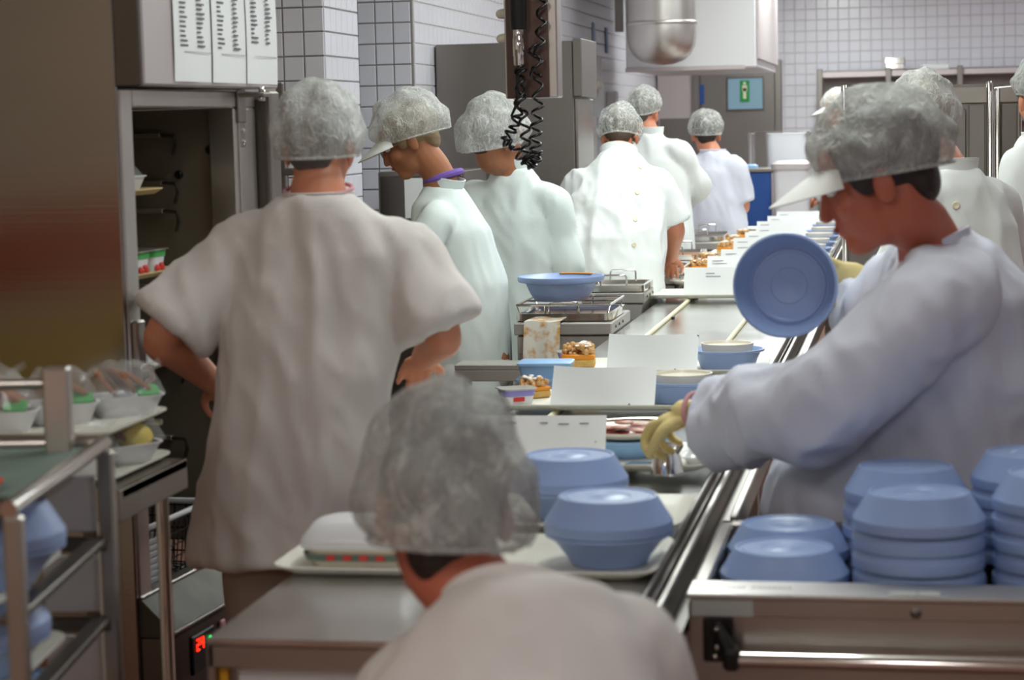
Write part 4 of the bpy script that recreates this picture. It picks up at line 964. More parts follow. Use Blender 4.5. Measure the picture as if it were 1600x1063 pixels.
pan((-1.265, 7.91, .966), .35, .38, 'pan with a raised wire frame under the large blue bowl', 'copper', wire=True)
pan((-1.225, 8.95, .986), .25, .32, 'shiny open pan with wire handles behind the large blue bowl', 'steel_light')
pan((-1.19, 10.2, .971), .25, .4, 'pan the bending person reaches into, a hand inside it', 'sauce')
pan((-1.22, 11.25, .971), .26, .5, 'pan on the counter between the tall person and the knitted top', 'bread')
pan((-1.25, 13.0, .971), .3, .6, 'long pan on the last hot counter', 'steel_dark')
o = ob('blue_basin', MB().lathe([(0, 0), (.098, 0), (.102, .003), (.118, .03), (.134, .066), (.16, .072), (.164, .08), (.164, .092), (.158, .092), (.15, .084), (.125, .07), (.1, .02), (0, .012)], 48, None, False), 'blue', None, .5)
tag_loc(o, tuple(D(877, 462, 7.86)), 0, 'large pale blue bowl with brown smears, resting on the wire-framed pan', 'bowl')
o.location.z = .966 + .064 + .005
sm_ = MB()
for k in range(9):
    a = .9 + k * .1; sm_.ell((.155 * math.cos(a), .155 * math.sin(a), .091), (.012, .008, .003), None, 8, 5)
ob('food_smear', sm_, 'apricot', o)
cl = MB().sheet(lambda u, v: ((-1.428 + .085 * v * 0 + .135 * u - .012 * max(0, v - .35)), 7.645 + max(0, .35 - v) * .28 - .006 * math.sin(9 * u + 1) * v - .012 * min(1, v * 3), .9735 - max(0, v - .35) * .235 + .003 * math.sin(7 * u)), 14, 20, .002)
o = ob('cleaning_cloth', cl, 'stained', None, 1.2); tag(o, 'white cloth with orange stains hanging over the hot counter edge', 'cloth')
o.location.x += .03
# pots stacked by the tall person
for k in range(5):
    o = ob('steel_dish', MB().rr([(.10, .14, .02, 0), (.13, .17, .03, .02), (.136, .176, .03, .021), (.12, .16, .025, .019)], None, 4), 'steel_light'); tag_loc(o, (-1.27, 10.7, .971 + .0245 * k), .2, f'steel dish, {ORD[k]} from the bottom of the stack near the bending person', 'dish', 'stacked steel dishes')

# ---- plate-cover cart at the front
PX, PY = -.364, 3.44
pc = thing('cover_cart', 'stainless steel cart with a black bracket and push bar, full of blue plate covers', 'cart', (PX, PY, 0))
CWD, CD = 1.0, .64
ob('front_panel', MB().box((0, 0, .12), (CWD, .012, .905), None, .002), 'steel', pc, .5)
ob('front_lip', MB().box((-.003, -.012, .911), (CWD, .095, .92), None, .003), 'steel_light', pc, .5)
ob('panel_seam', MB().box((.004, -.005, .881), (CWD, .0, .911), None, .001), 'steel', pc, .5)
ob('side_wall', MB().box((0, .095, .12), (.026, CD, .92), None, .004), 'steel', pc, .5); ob('side_wall', MB().box((CWD - .026, .095, .12), (CWD, CD, .92), None, .004), 'steel', pc, .5)
ob('rear_wall', MB().box((.0, CD - .03, .12), (CWD, CD, .92), None, .004), 'steel', pc, .5)
ob('well_floor', MB().box((.026, .095, .70), (CWD - .026, CD - .03, .715)), 'steel_dark', pc, None)
ob('paper_label', MB().box((.006, -.0065, .882), (.108, -.0045, .909)), 'label_grey', pc, None)
o = ob('lip_label', MB().box((.33, .0, .9205), (.41, .03, .9212)), 'label_grey', pc, None); ob('printed_line', MB().box((.374, .004, .9212), (.376, .026, .9214)), 'ink', o, None)['kind'] = 'stuff'
sc_ = MB(); rr_ = random.Random(5)
for k in range(16):
    x = .035 + k * .0085
    if k in (7,): continue
    sc_.tube([(x, .035, .9203), (x + .003, .05, .9206), (x + .005, .038, .9206)], .0007, 4)
ob('worn_lettering', sc_, 'label_grey', pc)['kind'] = 'stuff'
ob('screw', MB().lathe([(.009, 0), (.009, .003), (.005, .006)], 14, TR((.372, -.005, .893)) @ RX(math.pi / 2)), 'steel_dark', pc)
br_ = ob('bracket', MB().box((.025, -.012, 0.805), (.075, -.004, 0.878), None, .003).box((.045, -.03, 0.820), (.062, -.008, 0.876), None, .006).limb([(.052, -.02, 0.865), (.066, -.045, 0.842), (.076, -.055, 0.825)], [.011, .013, .014], 10, 3).box((.062, -.072, 0.805), (.09, -.02, 0.840), None, .006), 'black', pc, .6)
for z in (.815, .835, .865): ob('bolt', MB().lathe([(.004, 0), (.004, .003), (.002, .004)], 10, TR((.05 if z != .815 else .045, -.0295 if z != .815 else -.012, z)) @ RX(math.pi / 2)), 'chrome', br_)
ob('push_bar', MB().tube([(.085, -.055, 0.822), (CWD - .02, -.055, 0.822)], .0135, 18), 'chrome', pc)
ob('bar_end', MB().box((CWD - .06, -.07, .775), (CWD - .01, 0, .81), None, .005), 'black', pc, .5)
for x in (.06, CWD - .06):
    for y in (.07, CD - .07): ob('caster', MB().lathe([(.012, -.016), (.055, -.016), (.06, -.01), (.06, .01), (.055, .016), (.012, .016)], 18, TR((x, y, .06)) @ RY(math.pi / 2)).box((x - .02, y - .02, .1), (x + .02, y + .02, .125)), 'black_rubber', pc)
def stack(x, y, ztop, n, where):
    for k in range(n):
        nm = 'topmost blue cover' if k == n - 1 else ('bottom blue cover' if k == 0 else ('second from bottom blue cover' if k == 1 else ('third from bottom blue cover' if k == 2 else 'fourth from bottom blue cover')))
        lid((x + random.gauss(0, .0015), y + random.gauss(0, .0015), ztop - (n - 1 - k) * .0335), f'{nm} in {where}', 'blue plate covers on the cart', (0, 0, random.random() * 6))
stack(.012, 3.665, .992, 5, 'the front stack beside the low pair on the cart')
stack(-.01, 3.935, .992, 5, 'the rear stack behind the front stack on the cart')
stack(.252, 3.69, 1.022, 6 - 1, 'the front stack cut by the picture edge')
stack(.222, 3.945, 1.018, 5, 'the rear stack near the picture edge')
stack(-.218, 3.68, .888, 1, 'the low front spot at the left end of the cart')
stack(-.225, 3.902, .888, 1, 'the low rear spot at the left end of the cart')
for x, y, z in ((.012, 3.665, .858), (-.01, 3.935, .858), (.252, 3.69, .888), (.222, 3.945, .884), (-.218, 3.68, .888), (-.22, 3.915, .888)):
    ob('cover_lift', MB().lathe([(.08, .715), (.08, z - .001)], 20, TR((x - PX, y - PY, 0))), 'steel_dark', pc)

# ================================================================== ON THE BELT
TCX = -.765
TY = [(3.655, 'front ivory tray with the covered blue bowl and the white dish'), (3.995, 'second ivory tray from the front, its tip showing behind the covered bowl'), (4.68, 'ivory tray under the gloved hand, plate of meat on it'),
      (5.65, 'ivory tray behind the gloved hand, blue bowl and blank card on it'), (6.44, 'ivory tray with the crumble cake and blue bowl'), (9.17, 'ivory tray alone past the bare stretch of cords, card standing on it')]
for y, lb in TY:
    tr_o = tray((TCX + (-.04 if y > 9 else .095 if y == 3.995 else 0), y, BZ + .0175 if y > 3.9 else BZ + .001), lb)
    if y == 3.995: tr_o.scale.x = .74
TZ = BZ + .0175 + .0055
def card(x0, x1, y, z, h, label, lean=.32, bend=.03, lines=None, clip=False):
    t = thing('menu_card', label, 'card', ((x0 + x1) / 2, y, z), 0, 'menu cards on the trays'); wd = x1 - x0
    sh = ob('sheet', MB().sheet(lambda u, v: ((u - .5) * wd, v * h * lean + bend * (2 * u - 1) ** 2 * v, v * h), 14, 6, .0012), 'card', t, 1)
    if lines:
        ink = MB(); rr_ = random.Random(int(x0 * 999 + y * 77))
        for (a, b_, v) in lines:
            yy = v * h * lean + bend * (2 * (a + b_) / 2 - 1) ** 2 * v - .0016
            ink.box(((a - .5) * wd, yy - .001, v * h - .0012), ((b_ - .5) * wd, yy, v * h + .0012))
        ob('printed_lines', ink, 'ink', sh, None)['kind'] = 'stuff'
    ob('stand', MB().add([(wd * .22, .0, 0), (wd * .3, .0, 0), (wd * .26, .004, .014), (wd * .22, .03, 0), (wd * .3, .03, 0), (wd * .26, .03, .02)], [(0, 1, 2), (3, 5, 4), (0, 2, 5, 3), (1, 4, 5, 2), (0, 3, 4, 1)]), 'steel_dark', t, None)
    if clip: ob('clip', MB().box((wd * .46, h * lean + bend - .008, h * .86), (wd * .5, h * lean + bend + .004, h * .96), None, .002), 'black', t, .5)
    return t
card(-.955, -.66, 4.545, TZ, .112, 'grey-lit menu card with faint print, standing nearest behind the front head', lines=[(.5, .56, .86), (.64, .72, .84), (.8, .87, .85), (.2, .32, .86), (.92, .93, .5)], bend=.01)
card(-.945, -.665, 5.51, TZ, .106, 'blank menu card just behind the printed grey one', bend=.05)
card(-.905, -.63, 6.30, TZ, .112, 'blank curled menu card beside the crumble cake, clip at its end', bend=.05, clip=True)
card(-.955, -.64, 9.03, TZ, .125, 'white menu card on the lone tray past the bare cords', lines=[(.3, .42, .8), (.3, .5, .7)], bend=.02)
# covered bowl on the front tray, another behind
def covered(x, y, z, w1, w2):
    bowl((x, y, z), w1, False); lid((x, y, z + .0585), w2)
covered(-.523, 3.635, BZ + .001 + .0056, 'blue bowl at the right end of the front tray, closed by a cover', 'blue cover on the bowl at the right end of the front tray')
covered(-.647, 3.985, TZ, 'blue bowl on the second tray, mostly behind the front head', 'blue cover on the second tray, mostly behind the front head')
t = thing('lidded_dish', 'white lidded dish over a striped bowl on the front tray, beside the grey hair net', 'dish', (-.965, 3.62, BZ + .007))
ob('bowl', solid_dish(.2, .14, .03, .03), 'cream', t); ob('stripe', MB().rr([(.192, .134, .03, .012), (.2, .142, .03, .024)], None, 5, False, False), 'teal_mat', t)
for k in range(4): ob('red_print', MB().box((-.05 + .03 * k, -.0725, .014), (-.035 + .03 * k, -.069, .023)), 'red_print', t, None)
ob('lid', MB().rr([(.205, .15, .03, .034), (.21, .155, .03, .04), (.205, .15, .035, .05), (.17, .115, .04, .074), (.13, .08, .03, .08)], None, 6), 'white', t)
t = thing('bread_roll', 'small crumb-topped roll beside the white lidded dish', 'roll', (-.93, 3.745, BZ + .007))
ob('bun', MB().ell((0, 0, .05), (.035, .03, .05), None, 14, 10), 'crumble', t); ob('crust_top', MB().ell((0, 0, .08), (.03, .026, .03), None, 12, 8), 'sponge', t)
# tray under the glove
t = thing('meat_plate', 'cream plate of ham and red sauce on a blue base, beside the yellow glove', 'plate', (-.635, 4.74, TZ))
ob('blue_base', MB().lathe([(0, 0), (.065, 0), (.075, .006), (.094, .034), (.1, .036), (.1, .042), (0, .036)], 36, None, False), 'blue_box', t, .5)
ob('plate', MB().lathe([(.06, .042), (.09, .047), (.108, .058), (.11, .062), (.104, .062), (.08, .05), (0, .048)], 40, None, False), 'cream', t, .5)
ob('sauce', MB().ell((.0, -.01, .052), (.07, .066, .014), None, 20, 8), 'sauce', t)
for k in range(7): ob('ham_slice', MB().ell((.045 * math.cos(k * .9), .04 * math.sin(k * .9) - .01, .062 + .004 * (k % 3)), (.024, .015, .0045), None, 12, 6), 'meat', t)
ob('spoon', MB().tube([(-.11, .03, .07), (.0, .06, .074), (.1, .055, .072)], [.004, .003, .006], 8), 'chrome', t)
t = thing('steel_pot', 'small shiny steel milk pot gripped by the yellow glove', 'pot', (-.515, 4.475, TZ + .001))
ob('body', MB().lathe([(.033, 0), (.036, .004), (.033, .03), (.024, .058), (.024, .066), (.02, .066), (.02, .05), (0, .02)], 28, None, False), 'chrome', t)
ob('spout', MB().limb([(.022, -.008, .05), (.034, -.012, .064)], [.008, .005], 8, 3), 'chrome', t)
t = thing('foil_dish', 'clear film covered dish at the tray end beside the steel pot', 'dish', (-.445, 4.62, TZ))
ob('dish', solid_dish(.09, .14, .02, .02), 'white', t); ob('film', MB().sheet(lambda u, v: ((u - .5) * .1, (v - .5) * .15, .026 + .02 * (1 - (2 * u - 1) ** 2) * (1 - (2 * v - 1) ** 2) + .008 * noise.noise(Vector((u * 7, v * 7, 1)))), 14, 14), 'foil_film', t, 3)
o = ob('metal_dish', MB().rr([(.10, .06, .012, 0), (.108, .068, .014, .005), (.09, .05, .012, .009)], None, 4), 'chrome'); tag_loc(o, (-.47, 4.555, TZ), .1, 'flat shiny steel dish lying beside the steel pot under the glove', 'dish')
o.location = (-.50, 4.415 + .17, TZ); o.location = (-.565, 4.565, TZ)
# trays four and five
bowl((-.603, 5.66, TZ), 'blue bowl with a cream dish beside the red-trimmed cuff')
bowl((-.548, 6.43, TZ), 'blue bowl with a cream dish beside the curled blank card')
def cake(loc, rz, label, s=1.0, plate=False):
    t = thing('crumble_cake', label, 'cake', loc, rz, 'pieces of crumble cake'); z0 = 0
    if plate:
        ob('plate', MB().rr([(.1, .09, .03, 0), (.13, .12, .04, .008), (.12, .11, .04, .01)], None, 5), 'white', t); z0 = .008
    ob('sponge', MB().box((-.045 * s, -.035 * s, z0), (.045 * s, .035 * s, z0 + .024 * s), None, .005), 'sponge', t)
    ob('filling', MB().box((-.0445 * s, -.0355 * s, z0 + .022 * s), (.0445 * s, .0355 * s, z0 + .036 * s), None, .004), 'apricot', t)
    r = random.Random(int(abs(loc[1]) * 997)); cr = MB()
    for k in range(70): cr.ell((r.uniform(-.041, .041) * s, r.uniform(-.032, .032) * s, z0 + r.uniform(.034, .06) * s), (r.uniform(.004, .0095) * s,) * 3, None, 7, 5)
    ob('crumble', cr, 'crumble', t)
    su = MB()
    for k in range(12): su.ell((r.uniform(-.03, .03) * s, r.uniform(-.022, .022) * s, z0 + r.uniform(.056, .066) * s), (r.uniform(.006, .01) * s, r.uniform(.006, .01) * s, .004), None, 8, 5)
    ob('sugar_dust', su, 'sugar', t)
    return t
def yog(loc, rz, label):
    t = thing('dessert_pack', label, 'dessert pack', loc, rz, 'violet dessert packs'); 
    ob('cup', MB().rr([(.075, .06, .012, 0), (.09, .075, .014, .04)], None, 4), 'white', t); ob('lid', MB().rr([(.1, .085, .012, .04), (.1, .085, .012, .043)], None, 4), 'steel_light', t)
    ob('violet_band', MB().rr([(.0855, .0705, .014, .022), (.0907, .0757, .014, .0385)], None, 4), 'violet_print', t); ob('red_mark', MB().box((-.02, -.0345, .008), (.012, -.031, .02)), 'red_print', t, None)
cake((-1.005, 6.40, TZ), .1, 'large crumble cake with apricot filling behind the blank cards', 1.15, True)
yog((-1.045, 6.535, TZ), .2, 'violet banded dessert pack behind the large crumble cake')
cake((-1.03, 5.74, TZ), .7, 'crumble cake partly behind the front grey hair net, next to the sky blue boxes', .9)
yog((-1.055, 5.62, TZ), .5, 'violet striped dessert pack nearest the front hair net')
for k in range(2):
    o = ob('lunch_box', MB().rr([(.135, .1, .012, 0), (.15, .115, .014, .036), (.158, .123, .014, .037), (.158, .123, .014, .044), (.15, .115, .012, .046)], None, 4), 'blue_box', None, .5)
    tag_loc(o, (-1.045 + .004 * k, 6.02, BZ + .001 + .0465 * k), .04, ('lower' if k == 0 else 'upper') + ' sky blue plastic box of the pair stacked left on the belt', 'box', 'sky blue boxes')
# raised cover in the far hand of the gowned figure
n_ = -Vector((-.10, -1, .10)).normalized(); q_ = n_.to_track_quat('Z', 'Y')
o = lid(tuple(D(1226, 446, 4.56)), 'blue plate cover held up on edge in the far hand of the gowned figure', 'pale blue plate covers'); o.rotation_mode = 'QUATERNION'; o.rotation_quaternion = q_
# trays farther along, closely set
FAR = [9.95, 10.45, 10.95, 11.45, 12.0, 12.6, 13.25, 13.95, 14.6]
for k, y in enumerate(FAR):
    nth = ('first', 'second', 'third', 'fourth', 'fifth', 'sixth', 'seventh', 'eighth', 'last')[k]
    tray((TCX, y, BZ + .0175), f'ivory tray, {nth} in the close row toward the far end of the belt')
    card(-.93 + .02 * (k % 3), -.64 + .02 * (k % 3), y - .12, TZ, .122, f'white menu card with small print, {nth} in the close row toward the far end', lines=[(.08, .3, .82), (.08, .36, .72), (.5, .62, .45), (.08, .24, .3)], bend=.02)
    bowl((-.52, y + .0, TZ), f'blue bowl with a cream dish, {nth} in the close row toward the far end', True)
    if k in (1, 2, 4, 5, 6): cake((-1.02, y - .02, TZ), .3 * k, f'crumble cake on the {nth} tray of the close row', 1.1)
lid((-.52, 9.17, TZ), 'blue plate cover lying on the lone tray past the bare cords', 'pale blue plate covers')

# ================================================================== HANGING CONTROL BOX
cb = thing('control_box', 'brown and steel control box hanging from above with a black plug and coiled leads', 'control box', (-1.055, 6.0, 1.775))
ob('front_plate', MB().box((-.07, -.045, .0), (.052, -.035, 1.3), None, .002), 'brown_panel', cb, .5)
ob('housing', MB().box((-.076, -.036, -.002), (.076, .05, 1.3), None, .004), 'steel_light', cb, .5)
ob('hanger_tube', MB().tube([(0, .01, 1.2), (0, .01, CEIL - 1.775)], .025, 16), 'steel', cb)
for k in range(4): ob('side_knob', MB().limb([(-.074, -.01, .17 + .07 * k), (-.09, -.01, .17 + .07 * k)], [.016, .014], 10, 2), 'cream', cb)
pl_ = ob('plug', MB().lathe([(.021, .19), (.023, .2), (.027, .35), (.027, .6), (.02, .62)], 20, TR((-.026, -.085, 0))), 'black', cb)
ob('plug_ferrule', MB().lathe([(.014, .09), (.0155, .095), (.0155, .115), (.017, .118), (.017, .165), (.0155, .168), (.0155, .19)], 18, TR((-.026, -.085, 0))), 'chrome', pl_)
ob('plug_clamp', MB().box((-.03, -.085, .25), (-.02, -.03, .27)).box((-.03, -.085, .5), (-.02, -.03, .52)), 'steel_dark', pl_, None)
def coil(path, r, turns, wire, label):
    P = [Vector(p) for p in path]; pts = []; n = turns * 12
    for i in range(n + 1):
        f = i / n * (len(P) - 1); k = min(int(f), len(P) - 2); t = f - k; a, b_, c, d = P[max(k - 1, 0)], P[k], P[k + 1], P[min(k + 2, len(P) - 1)]
        q = .5 * ((2 * b_) + (c - a) * t + (2 * a - 5 * b_ + 4 * c - d) * t * t + (3 * b_ - a - 3 * c + d) * t ** 3); tg = ((c - b_)).normalized()
        u = tg.orthogonal().normalized() if abs(tg.z) < .9 else Vector((1, 0, 0)) - tg * tg.x; u.normalize(); w_ = tg.cross(u); an = 2 * math.pi * i / 12
        pts.append(q + (u * math.cos(an) + w_ * math.sin(an)) * r)
    return ob('coiled_lead', MB().tube(pts, wire, 6), 'black_rubber', cb, 3)
coil([(.016, -.085, .15), (.026, -.085, .0), (.018, -.09, -.1), (.014, -.09, -.17), (-.004, -.09, -.19)], .015, 10, .0044, '')
coil([(-.026, -.085, .09), (-.022, -.088, -.0), (-.012, -.09, -.09), (-.01, -.09, -.16), (-.002, -.09, -.185)], .013, 8, .0044, '')
coil([(-.02, -.08, .08), (-.03, -.085, -.03), (-.046, -.09, -.085), (-.07, -.09, -.12), (-.045, -.09, -.135), (-.02, -.09, -.175), (.012, -.085, -.19), (.022, -.088, -.15)], .013, 12, .0044, '')
ob('lead', MB().tube([(-.026, -.085, .095), (-.03, -.09, .05), (-.035, -.09, -.02), (-.05, -.09, -.05), (-.02, -.09, -.06)], .005, 8), 'black_rubber', cb)
coil([(.04, -.06, .3), (.036, -.075, .18), (.022, -.085, .06)], .013, 5, .0044, '')

# ================================================================== BACKGROUND
t = thing('steel_cupboard', 'tall plain steel cupboard against the tiled wall behind the capped worker', 'cupboard', (-1.97, 10.4, 0))
ob('body', MB().box((-.355, 0, .1), (.34, .56, 2.105), None, .005), 'grey_steel', t, .5)
ob('side_box', MB().box((.341, -.01, 1.83), (.385, .5, 2.115), None, .004), 'grey_steel', t, .5); ob('door', MB().box((.341, .02, .14), (.356, .54, 1.82), None, .003), 'steel', t, .5)
for x in (-.3, .28):
    for y in (.06, .5): ob('foot', MB().lathe([(.03, 0), (.03, .01), (.02, .02), (.02, .11)], 12, TR((x, y, 0))), 'steel', t)
t = thing('tall_cabinet', 'tall stainless cabinet on the far side of the belt, its polished door swung open', 'cabinet', (.03, 8.5, 0))
ob('body', MB().box((-.285, 0, .1), (.285, .6, 1.815), None, .006), 'grey_steel', t, .5)
ob('top_band', MB().box((-.28, -.012, 1.74), (.28, .0, 1.805), None, .003), 'steel', t, .5)
ob('door', MB().box((-.27, -.014, .14), (.19, .0, 1.72), None, .004), 'grey_steel', t, .5)
ob('frame_post', MB().box((.2, -.014, .14), (.262, .0, 1.735), None, .003), 'grey_steel', t, .5)
for x in (-.28, .28): ob('corner_post', MB().tube([(x, -.012, .1), (x, -.012, 1.8), (x, .0, 1.818)], .013, 12), 'chrome', t)
dm = MB().box((0, -.55, .14), (.014, 0, 1.80), TR((.295, -.02, 0)) @ RZ(.12), .004)
dd = ob('open_door', dm, 'mirror', t, .5)
ob('door_latch', MB().box((-.012, -.535, 1.33), (.028, -.51, 1.41), TR((.295, -.02, 0)) @ RZ(.12), .003), 'black', dd, .5)
for x in (-.24, .24):
    for y in (.06, .54): ob('foot', MB().lathe([(.03, 0), (.03, .01), (.02, .02), (.02, .11)], 12, TR((x, y, 0))), 'steel', t)
# extraction hood and its duct
t = thing('extraction_hood', 'white boxy extraction hood hanging over the far end of the belt', 'hood', (-1.49, 15.0, 2.06))
ob('box', MB().box((-.48, 0, 0), (.44, 2.2, CEIL - 2.06), None, .01), 'white', t, .5); ob('lip', MB().box((-.485, -.012, -.012), (.36, .0, .02), None, .003), 'pinkgrey', t, .5)
ob('side_sheet', MB().box((.442, .02, .06), (.46, 2.2, CEIL - 2.06), None, .003), 'pinkgrey', t, .5)
t = thing('round_duct', 'polished round steel duct with a rounded end in front of the white hood', 'duct', (-1.66, 14.55, 2.08))
ob('tube', MB().lathe([(0, .0), (.08, .008), (.15, .032), (.2, .075), (.228, .13), (.238, .19), (.24, .25), (.24, CEIL - 2.085)], 40, None, False), 'steel_light', t)
for z in (.27, .5): ob('seam_ring', MB().lathe([(.241, z), (.246, z + .006), (.246, z + .022), (.241, z + .028)], 40, None, False), 'steel_light', t)
ob('wall_bracket', MB().box((-.33, .05, .24), (-.28, .13, CEIL - 2.085)), 'steel_dark', t, None)
# fittings on the long wall
def wallbox(y, z, dy, dz, dx, m, label, cat, name, extra=None):
    t = thing(name, label, cat, (WLX + .007, y, z))
    ob('case', MB().box((0, -dy / 2, -dz / 2), (dx, dy / 2, dz / 2), None, .006), m, t, .5)
    if extra: ob(extra[0], MB().box((dx - .002, -dy * .35, -dz * .5 + .01), (dx + .015, dy * .35, -dz * .5 + .06), None, .004), extra[1], t, .5)
    return t
wallbox(15.6, 1.86, .22, .26, .1, 'white', 'white soap dispenser with a blue front on the long tiled wall', 'dispenser', 'soap_dispenser', ('pump_lever', 'deep_blue'))
wallbox(15.3, 2.06, .3, .24, .12, 'white', 'white paper towel box above the soap dispenser', 'dispenser', 'towel_dispenser', ('towel', 'cream'))
wallbox(16.6, 1.84, .12, .2, .08, 'white', 'small white dispenser with a black tap farther along the tiled wall', 'dispenser', 'soap_dispenser', ('tap', 'black'))
wallbox(16.6, 2.34, .14, .2, .006, 'deep_blue', 'blue notice on the long tiled wall', 'notice', 'wall_notice')
wallbox(15.9, 2.36, .1, .18, .006, 'blue_box', 'pale blue notice on the long tiled wall', 'notice', 'wall_notice')
wallbox(15.2, 1.5, .5, .5, .08, 'white', 'white wall cabinet below the dispensers on the long wall', 'cabinet', 'wall_cabinet', ('handle', 'steel'))
t = thing('wash_basin', 'steel wash basin with a tap below the dispensers on the long tiled wall', 'basin', (-2.13, 15.4, 1.02))
ob('bowl', MB().rr([(.3, .4, .05, -.2), (.36, .5, .05, 0), (.38, .52, .05, .0), (.38, .52, .05, .02), (.33, .46, .05, .018), (.28, .38, .05, -.15)], None, 4), 'steel_light', t); ob('tap', MB().tube([(-.14, 0, .02), (-.14, 0, .2), (-.1, 0, .25), (0, 0, .24), (.02, 0, .2)], .012, 10), 'chrome', t)
ob('bracket', MB().box((-.2, -.2, -.16), (-.15, .2, .0)), 'steel', t, None)
# rack trolley between fridge and the first hair net
t = thing('rack_trolley', 'narrow grey steel rack trolley with flat rails beside the fridge door', 'rack', (-1.80, 6.1, 0))
for x, y in ((-.04, 0), (-.04, .4)): ob('post', MB().box((x - .011, y - .011, .1), (x + .011, y + .011, 1.84), None, .003), 'grey_steel', t, .5)
for x, y in ((.03, 0), (.03, .4)): ob('post', MB().box((x - .009, y - .009, .1), (x + .009, y + .009, 1.78), None, .003), 'grey_steel', t, .5)
for z in (1.80, 1.69, 1.575, 1.45, 1.32, 1.2, 1.05, .9, .6, .3): ob('rail', MB().box((-.04, -.012, z - .011), (.03, .0, z + .011), None, .003), 'grey_steel', t, .5)
for x in (-.03, .03): ob('caster', MB().lathe([(.01, -.014), (.045, -.014), (.05, -.008), (.05, .008), (.045, .014), (.01, .014)], 18, TR((x, .1, .05)) @ RY(math.pi / 2)).box((x - .012, .09, .05), (x + .012, .11, .1)), 'black_rubber', t)
t = thing('steel_locker', 'grey steel locker standing at the end of the near tiled pier', 'locker', (-2.16, 9.3, 0))
ob('body', MB().box((-.2, 0, .08), (.2, .5, 1.5), None, .005), 'grey_steel', t, .5); ob('door', MB().box((-.19, -.012, .1), (.19, .0, 1.48), None, .003), 'steel_dark', t, .5)
ob('plinth', MB().box((-.18, .03, 0), (.18, .48, .08)), 'black', t, None)
ob('white_notice', MB().box((-.075, -.0145, 1.29), (.01, -.0125, 1.47)), 'paper', t, None)
# wall shelf far right
t = thing('wall_shelf', 'long grey steel shelf unit standing along the far tiled wall', 'shelf', (.2, 19.5, 0))
a, b_ = D(1281, 110, 19.5), D(1640, 110, 19.5); zt = a.z
for px in (1281, 1388, 1500, 1620): x = D(px, 110, 19.5).x - .2; ob('post', MB().box((x - .025, -.025, 0), (x + .025, .025, zt + .01), None, .004), 'grey_steel', t, .5)
for k, z in enumerate((zt - .07, zt - .5, zt - 1.0)): ob('shelf_board', MB().box((a.x - .2, .0, z), (b_.x - .2, .4, z + .05), None, .004), 'pinkgrey' if k == 0 else 'grey_steel', t, .5)
ob('back_sheet', MB().box((a.x - .2, .4, zt - 1.4), (b_.x - .2, .415, zt), None, .003), 'grey_steel', t, .5)
x0 = D(1398, 100, 19.5).x
o = ob('steel_bin', MB().rr([(.17, .2, .02, 0), (.18, .22, .02, .02), (.17, .21, .02, .06), (.19, .22, .02, .065), (.18, .2, .02, .115)], None, 4), 'steel_light', None, .5); tag_loc(o, (x0, 19.66, zt - .0195), 0, 'small steel container standing on top of the far shelf unit', 'container')
o = ob('paper_pack', MB().box((-.12, -.1, 0), (.12, .1, .05), None, .01), 'white', None, .5); tag_loc(o, (D(1460, 100, 19.6).x, 19.66, zt - .0195), .2, 'flat white pack on the far shelf unit beside the steel container', 'pack')
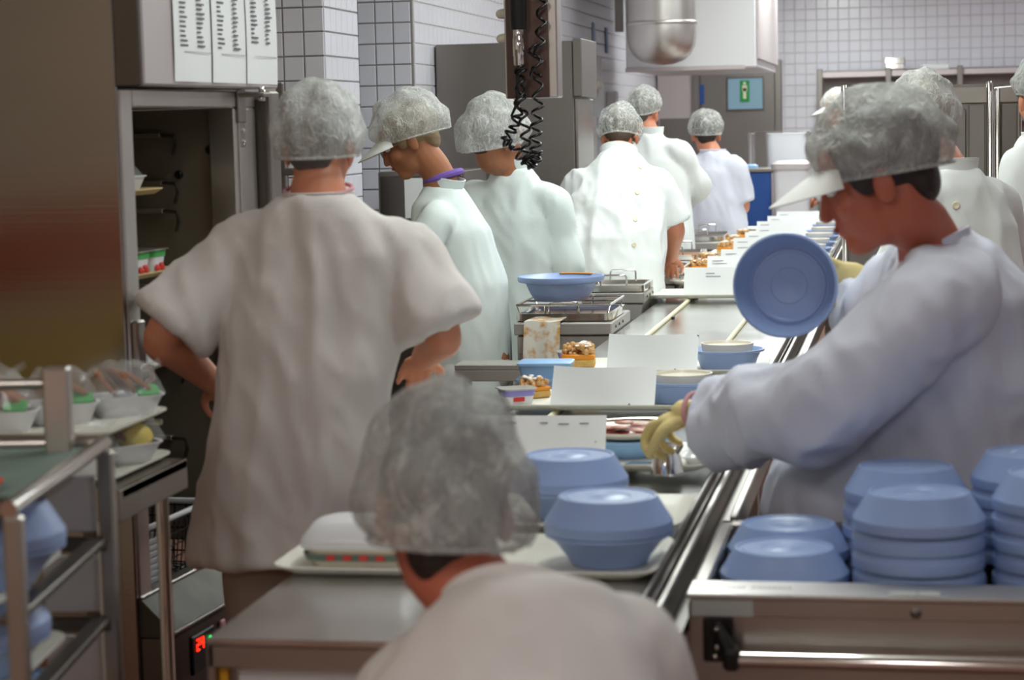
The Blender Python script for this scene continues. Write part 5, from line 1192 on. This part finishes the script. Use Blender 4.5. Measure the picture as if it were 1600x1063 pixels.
# waste trolley and linen frame by the far door
c = D(1192, 300, 15.9)
t = thing('waste_trolley', 'blue-sided trolley by the far door, next to the knitted top', 'trolley', (c.x, 15.9, 0))
ob('blue_panel', MB().box((-.16, -.01, .2), (.06, .4, 1.3), None, .005), 'deep_blue', t, .5); ob('grey_side', MB().box((.062, -.01, .2), (.16, .4, 1.3), None, .005), 'pinkgrey', t, .5); ob('lid', MB().box((-.17, -.02, 1.3), (.17, .42, 1.33), None, .005), 'grey_steel', t, .5)
for x in (-.1, .1): ob('caster', MB().lathe([(.015, -.02), (.08, -.02), (.09, -.01), (.09, .01), (.08, .02), (.015, .02)], 16, TR((x, .2, .09)) @ RY(math.pi / 2)).box((x - .02, .18, .09), (x + .02, .22, .2)), 'black_rubber', t)
o = ob('plastic_tub', MB().rr([(.12, .1, .03, 0), (.12, .1, .03, .02), (.08, .07, .02, .03)], None, 4), 'blue_box'); tag_loc(o, (c.x - .1, 16.0, 1.3305), 0, 'light blue shallow tub lying on the blue-sided trolley', 'tub')
a, b_ = D(1172, 207, 16.6), D(1262, 207, 16.6)
t = thing('linen_frame', 'tubular steel frame with a white sack, in front of the far door', 'frame', ((a.x + b_.x) / 2, 16.6, 0)); hw = (b_.x - a.x) / 2
ob('top_rail', MB().tube([(-hw, 0, .1), (-hw, 0, a.z), (hw, 0, a.z), (hw, 0, .1)], .013, 10), 'chrome', t); ob('rear_rail', MB().tube([(-hw, .4, .1), (-hw, .4, a.z), (hw, .4, a.z), (hw, .4, .1)], .013, 10), 'chrome', t)
ob('cross_bar', MB().tube([(-hw, 0, .4), (-hw, .4, .4)], .01, 8).tube([(hw, 0, .4), (hw, .4, .4)], .01, 8).tube([(-hw, 0, a.z - .02), (-hw, .4, a.z - .02)], .01, 8).tube([(hw, 0, a.z - .02), (hw, .4, a.z - .02)], .01, 8), 'steel', t)
for x in (-hw, hw): ob('caster', MB().lathe([(.015, -.018), (.05, -.018), (.055, .0), (.05, .018), (.015, .018)], 16, TR((x, .0, .055)) @ RY(math.pi / 2)).lathe([(.015, -.018), (.05, -.018), (.055, .0), (.05, .018), (.015, .018)], 16, TR((x, .4, .055)) @ RY(math.pi / 2)).box((x - .013, -.013, .05), (x + .013, .013, .12)).box((x - .013, .387, .05), (x + .013, .413, .12)), 'black_rubber', t)
me = MB().rr([(.2, .3, .06, .45), (.27, .36, .08, .7), (.3, .38, .08, 1.1), (.33, .40, .06, a.z - .015)], TR((.06, .2, 0)), 6).mesh('sack', 1)
ob('sack', me, 'bag', t)
a = D(1235, 252, 15.4)
t = thing('white_bin', 'white bin with a loose lid past the blue-sided trolley', 'bin', (a.x, 15.6, 0))
ob('bin', MB().rr([(.2, .24, .04, 0), (.26, .3, .05, a.z - .06)], None, 5), 'white', t); ob('lid', MB().rr([(.29, .33, .05, a.z - .06), (.29, .33, .05, a.z - .02), (.22, .26, .05, a.z + .0)], None, 5), 'pinkgrey', t)
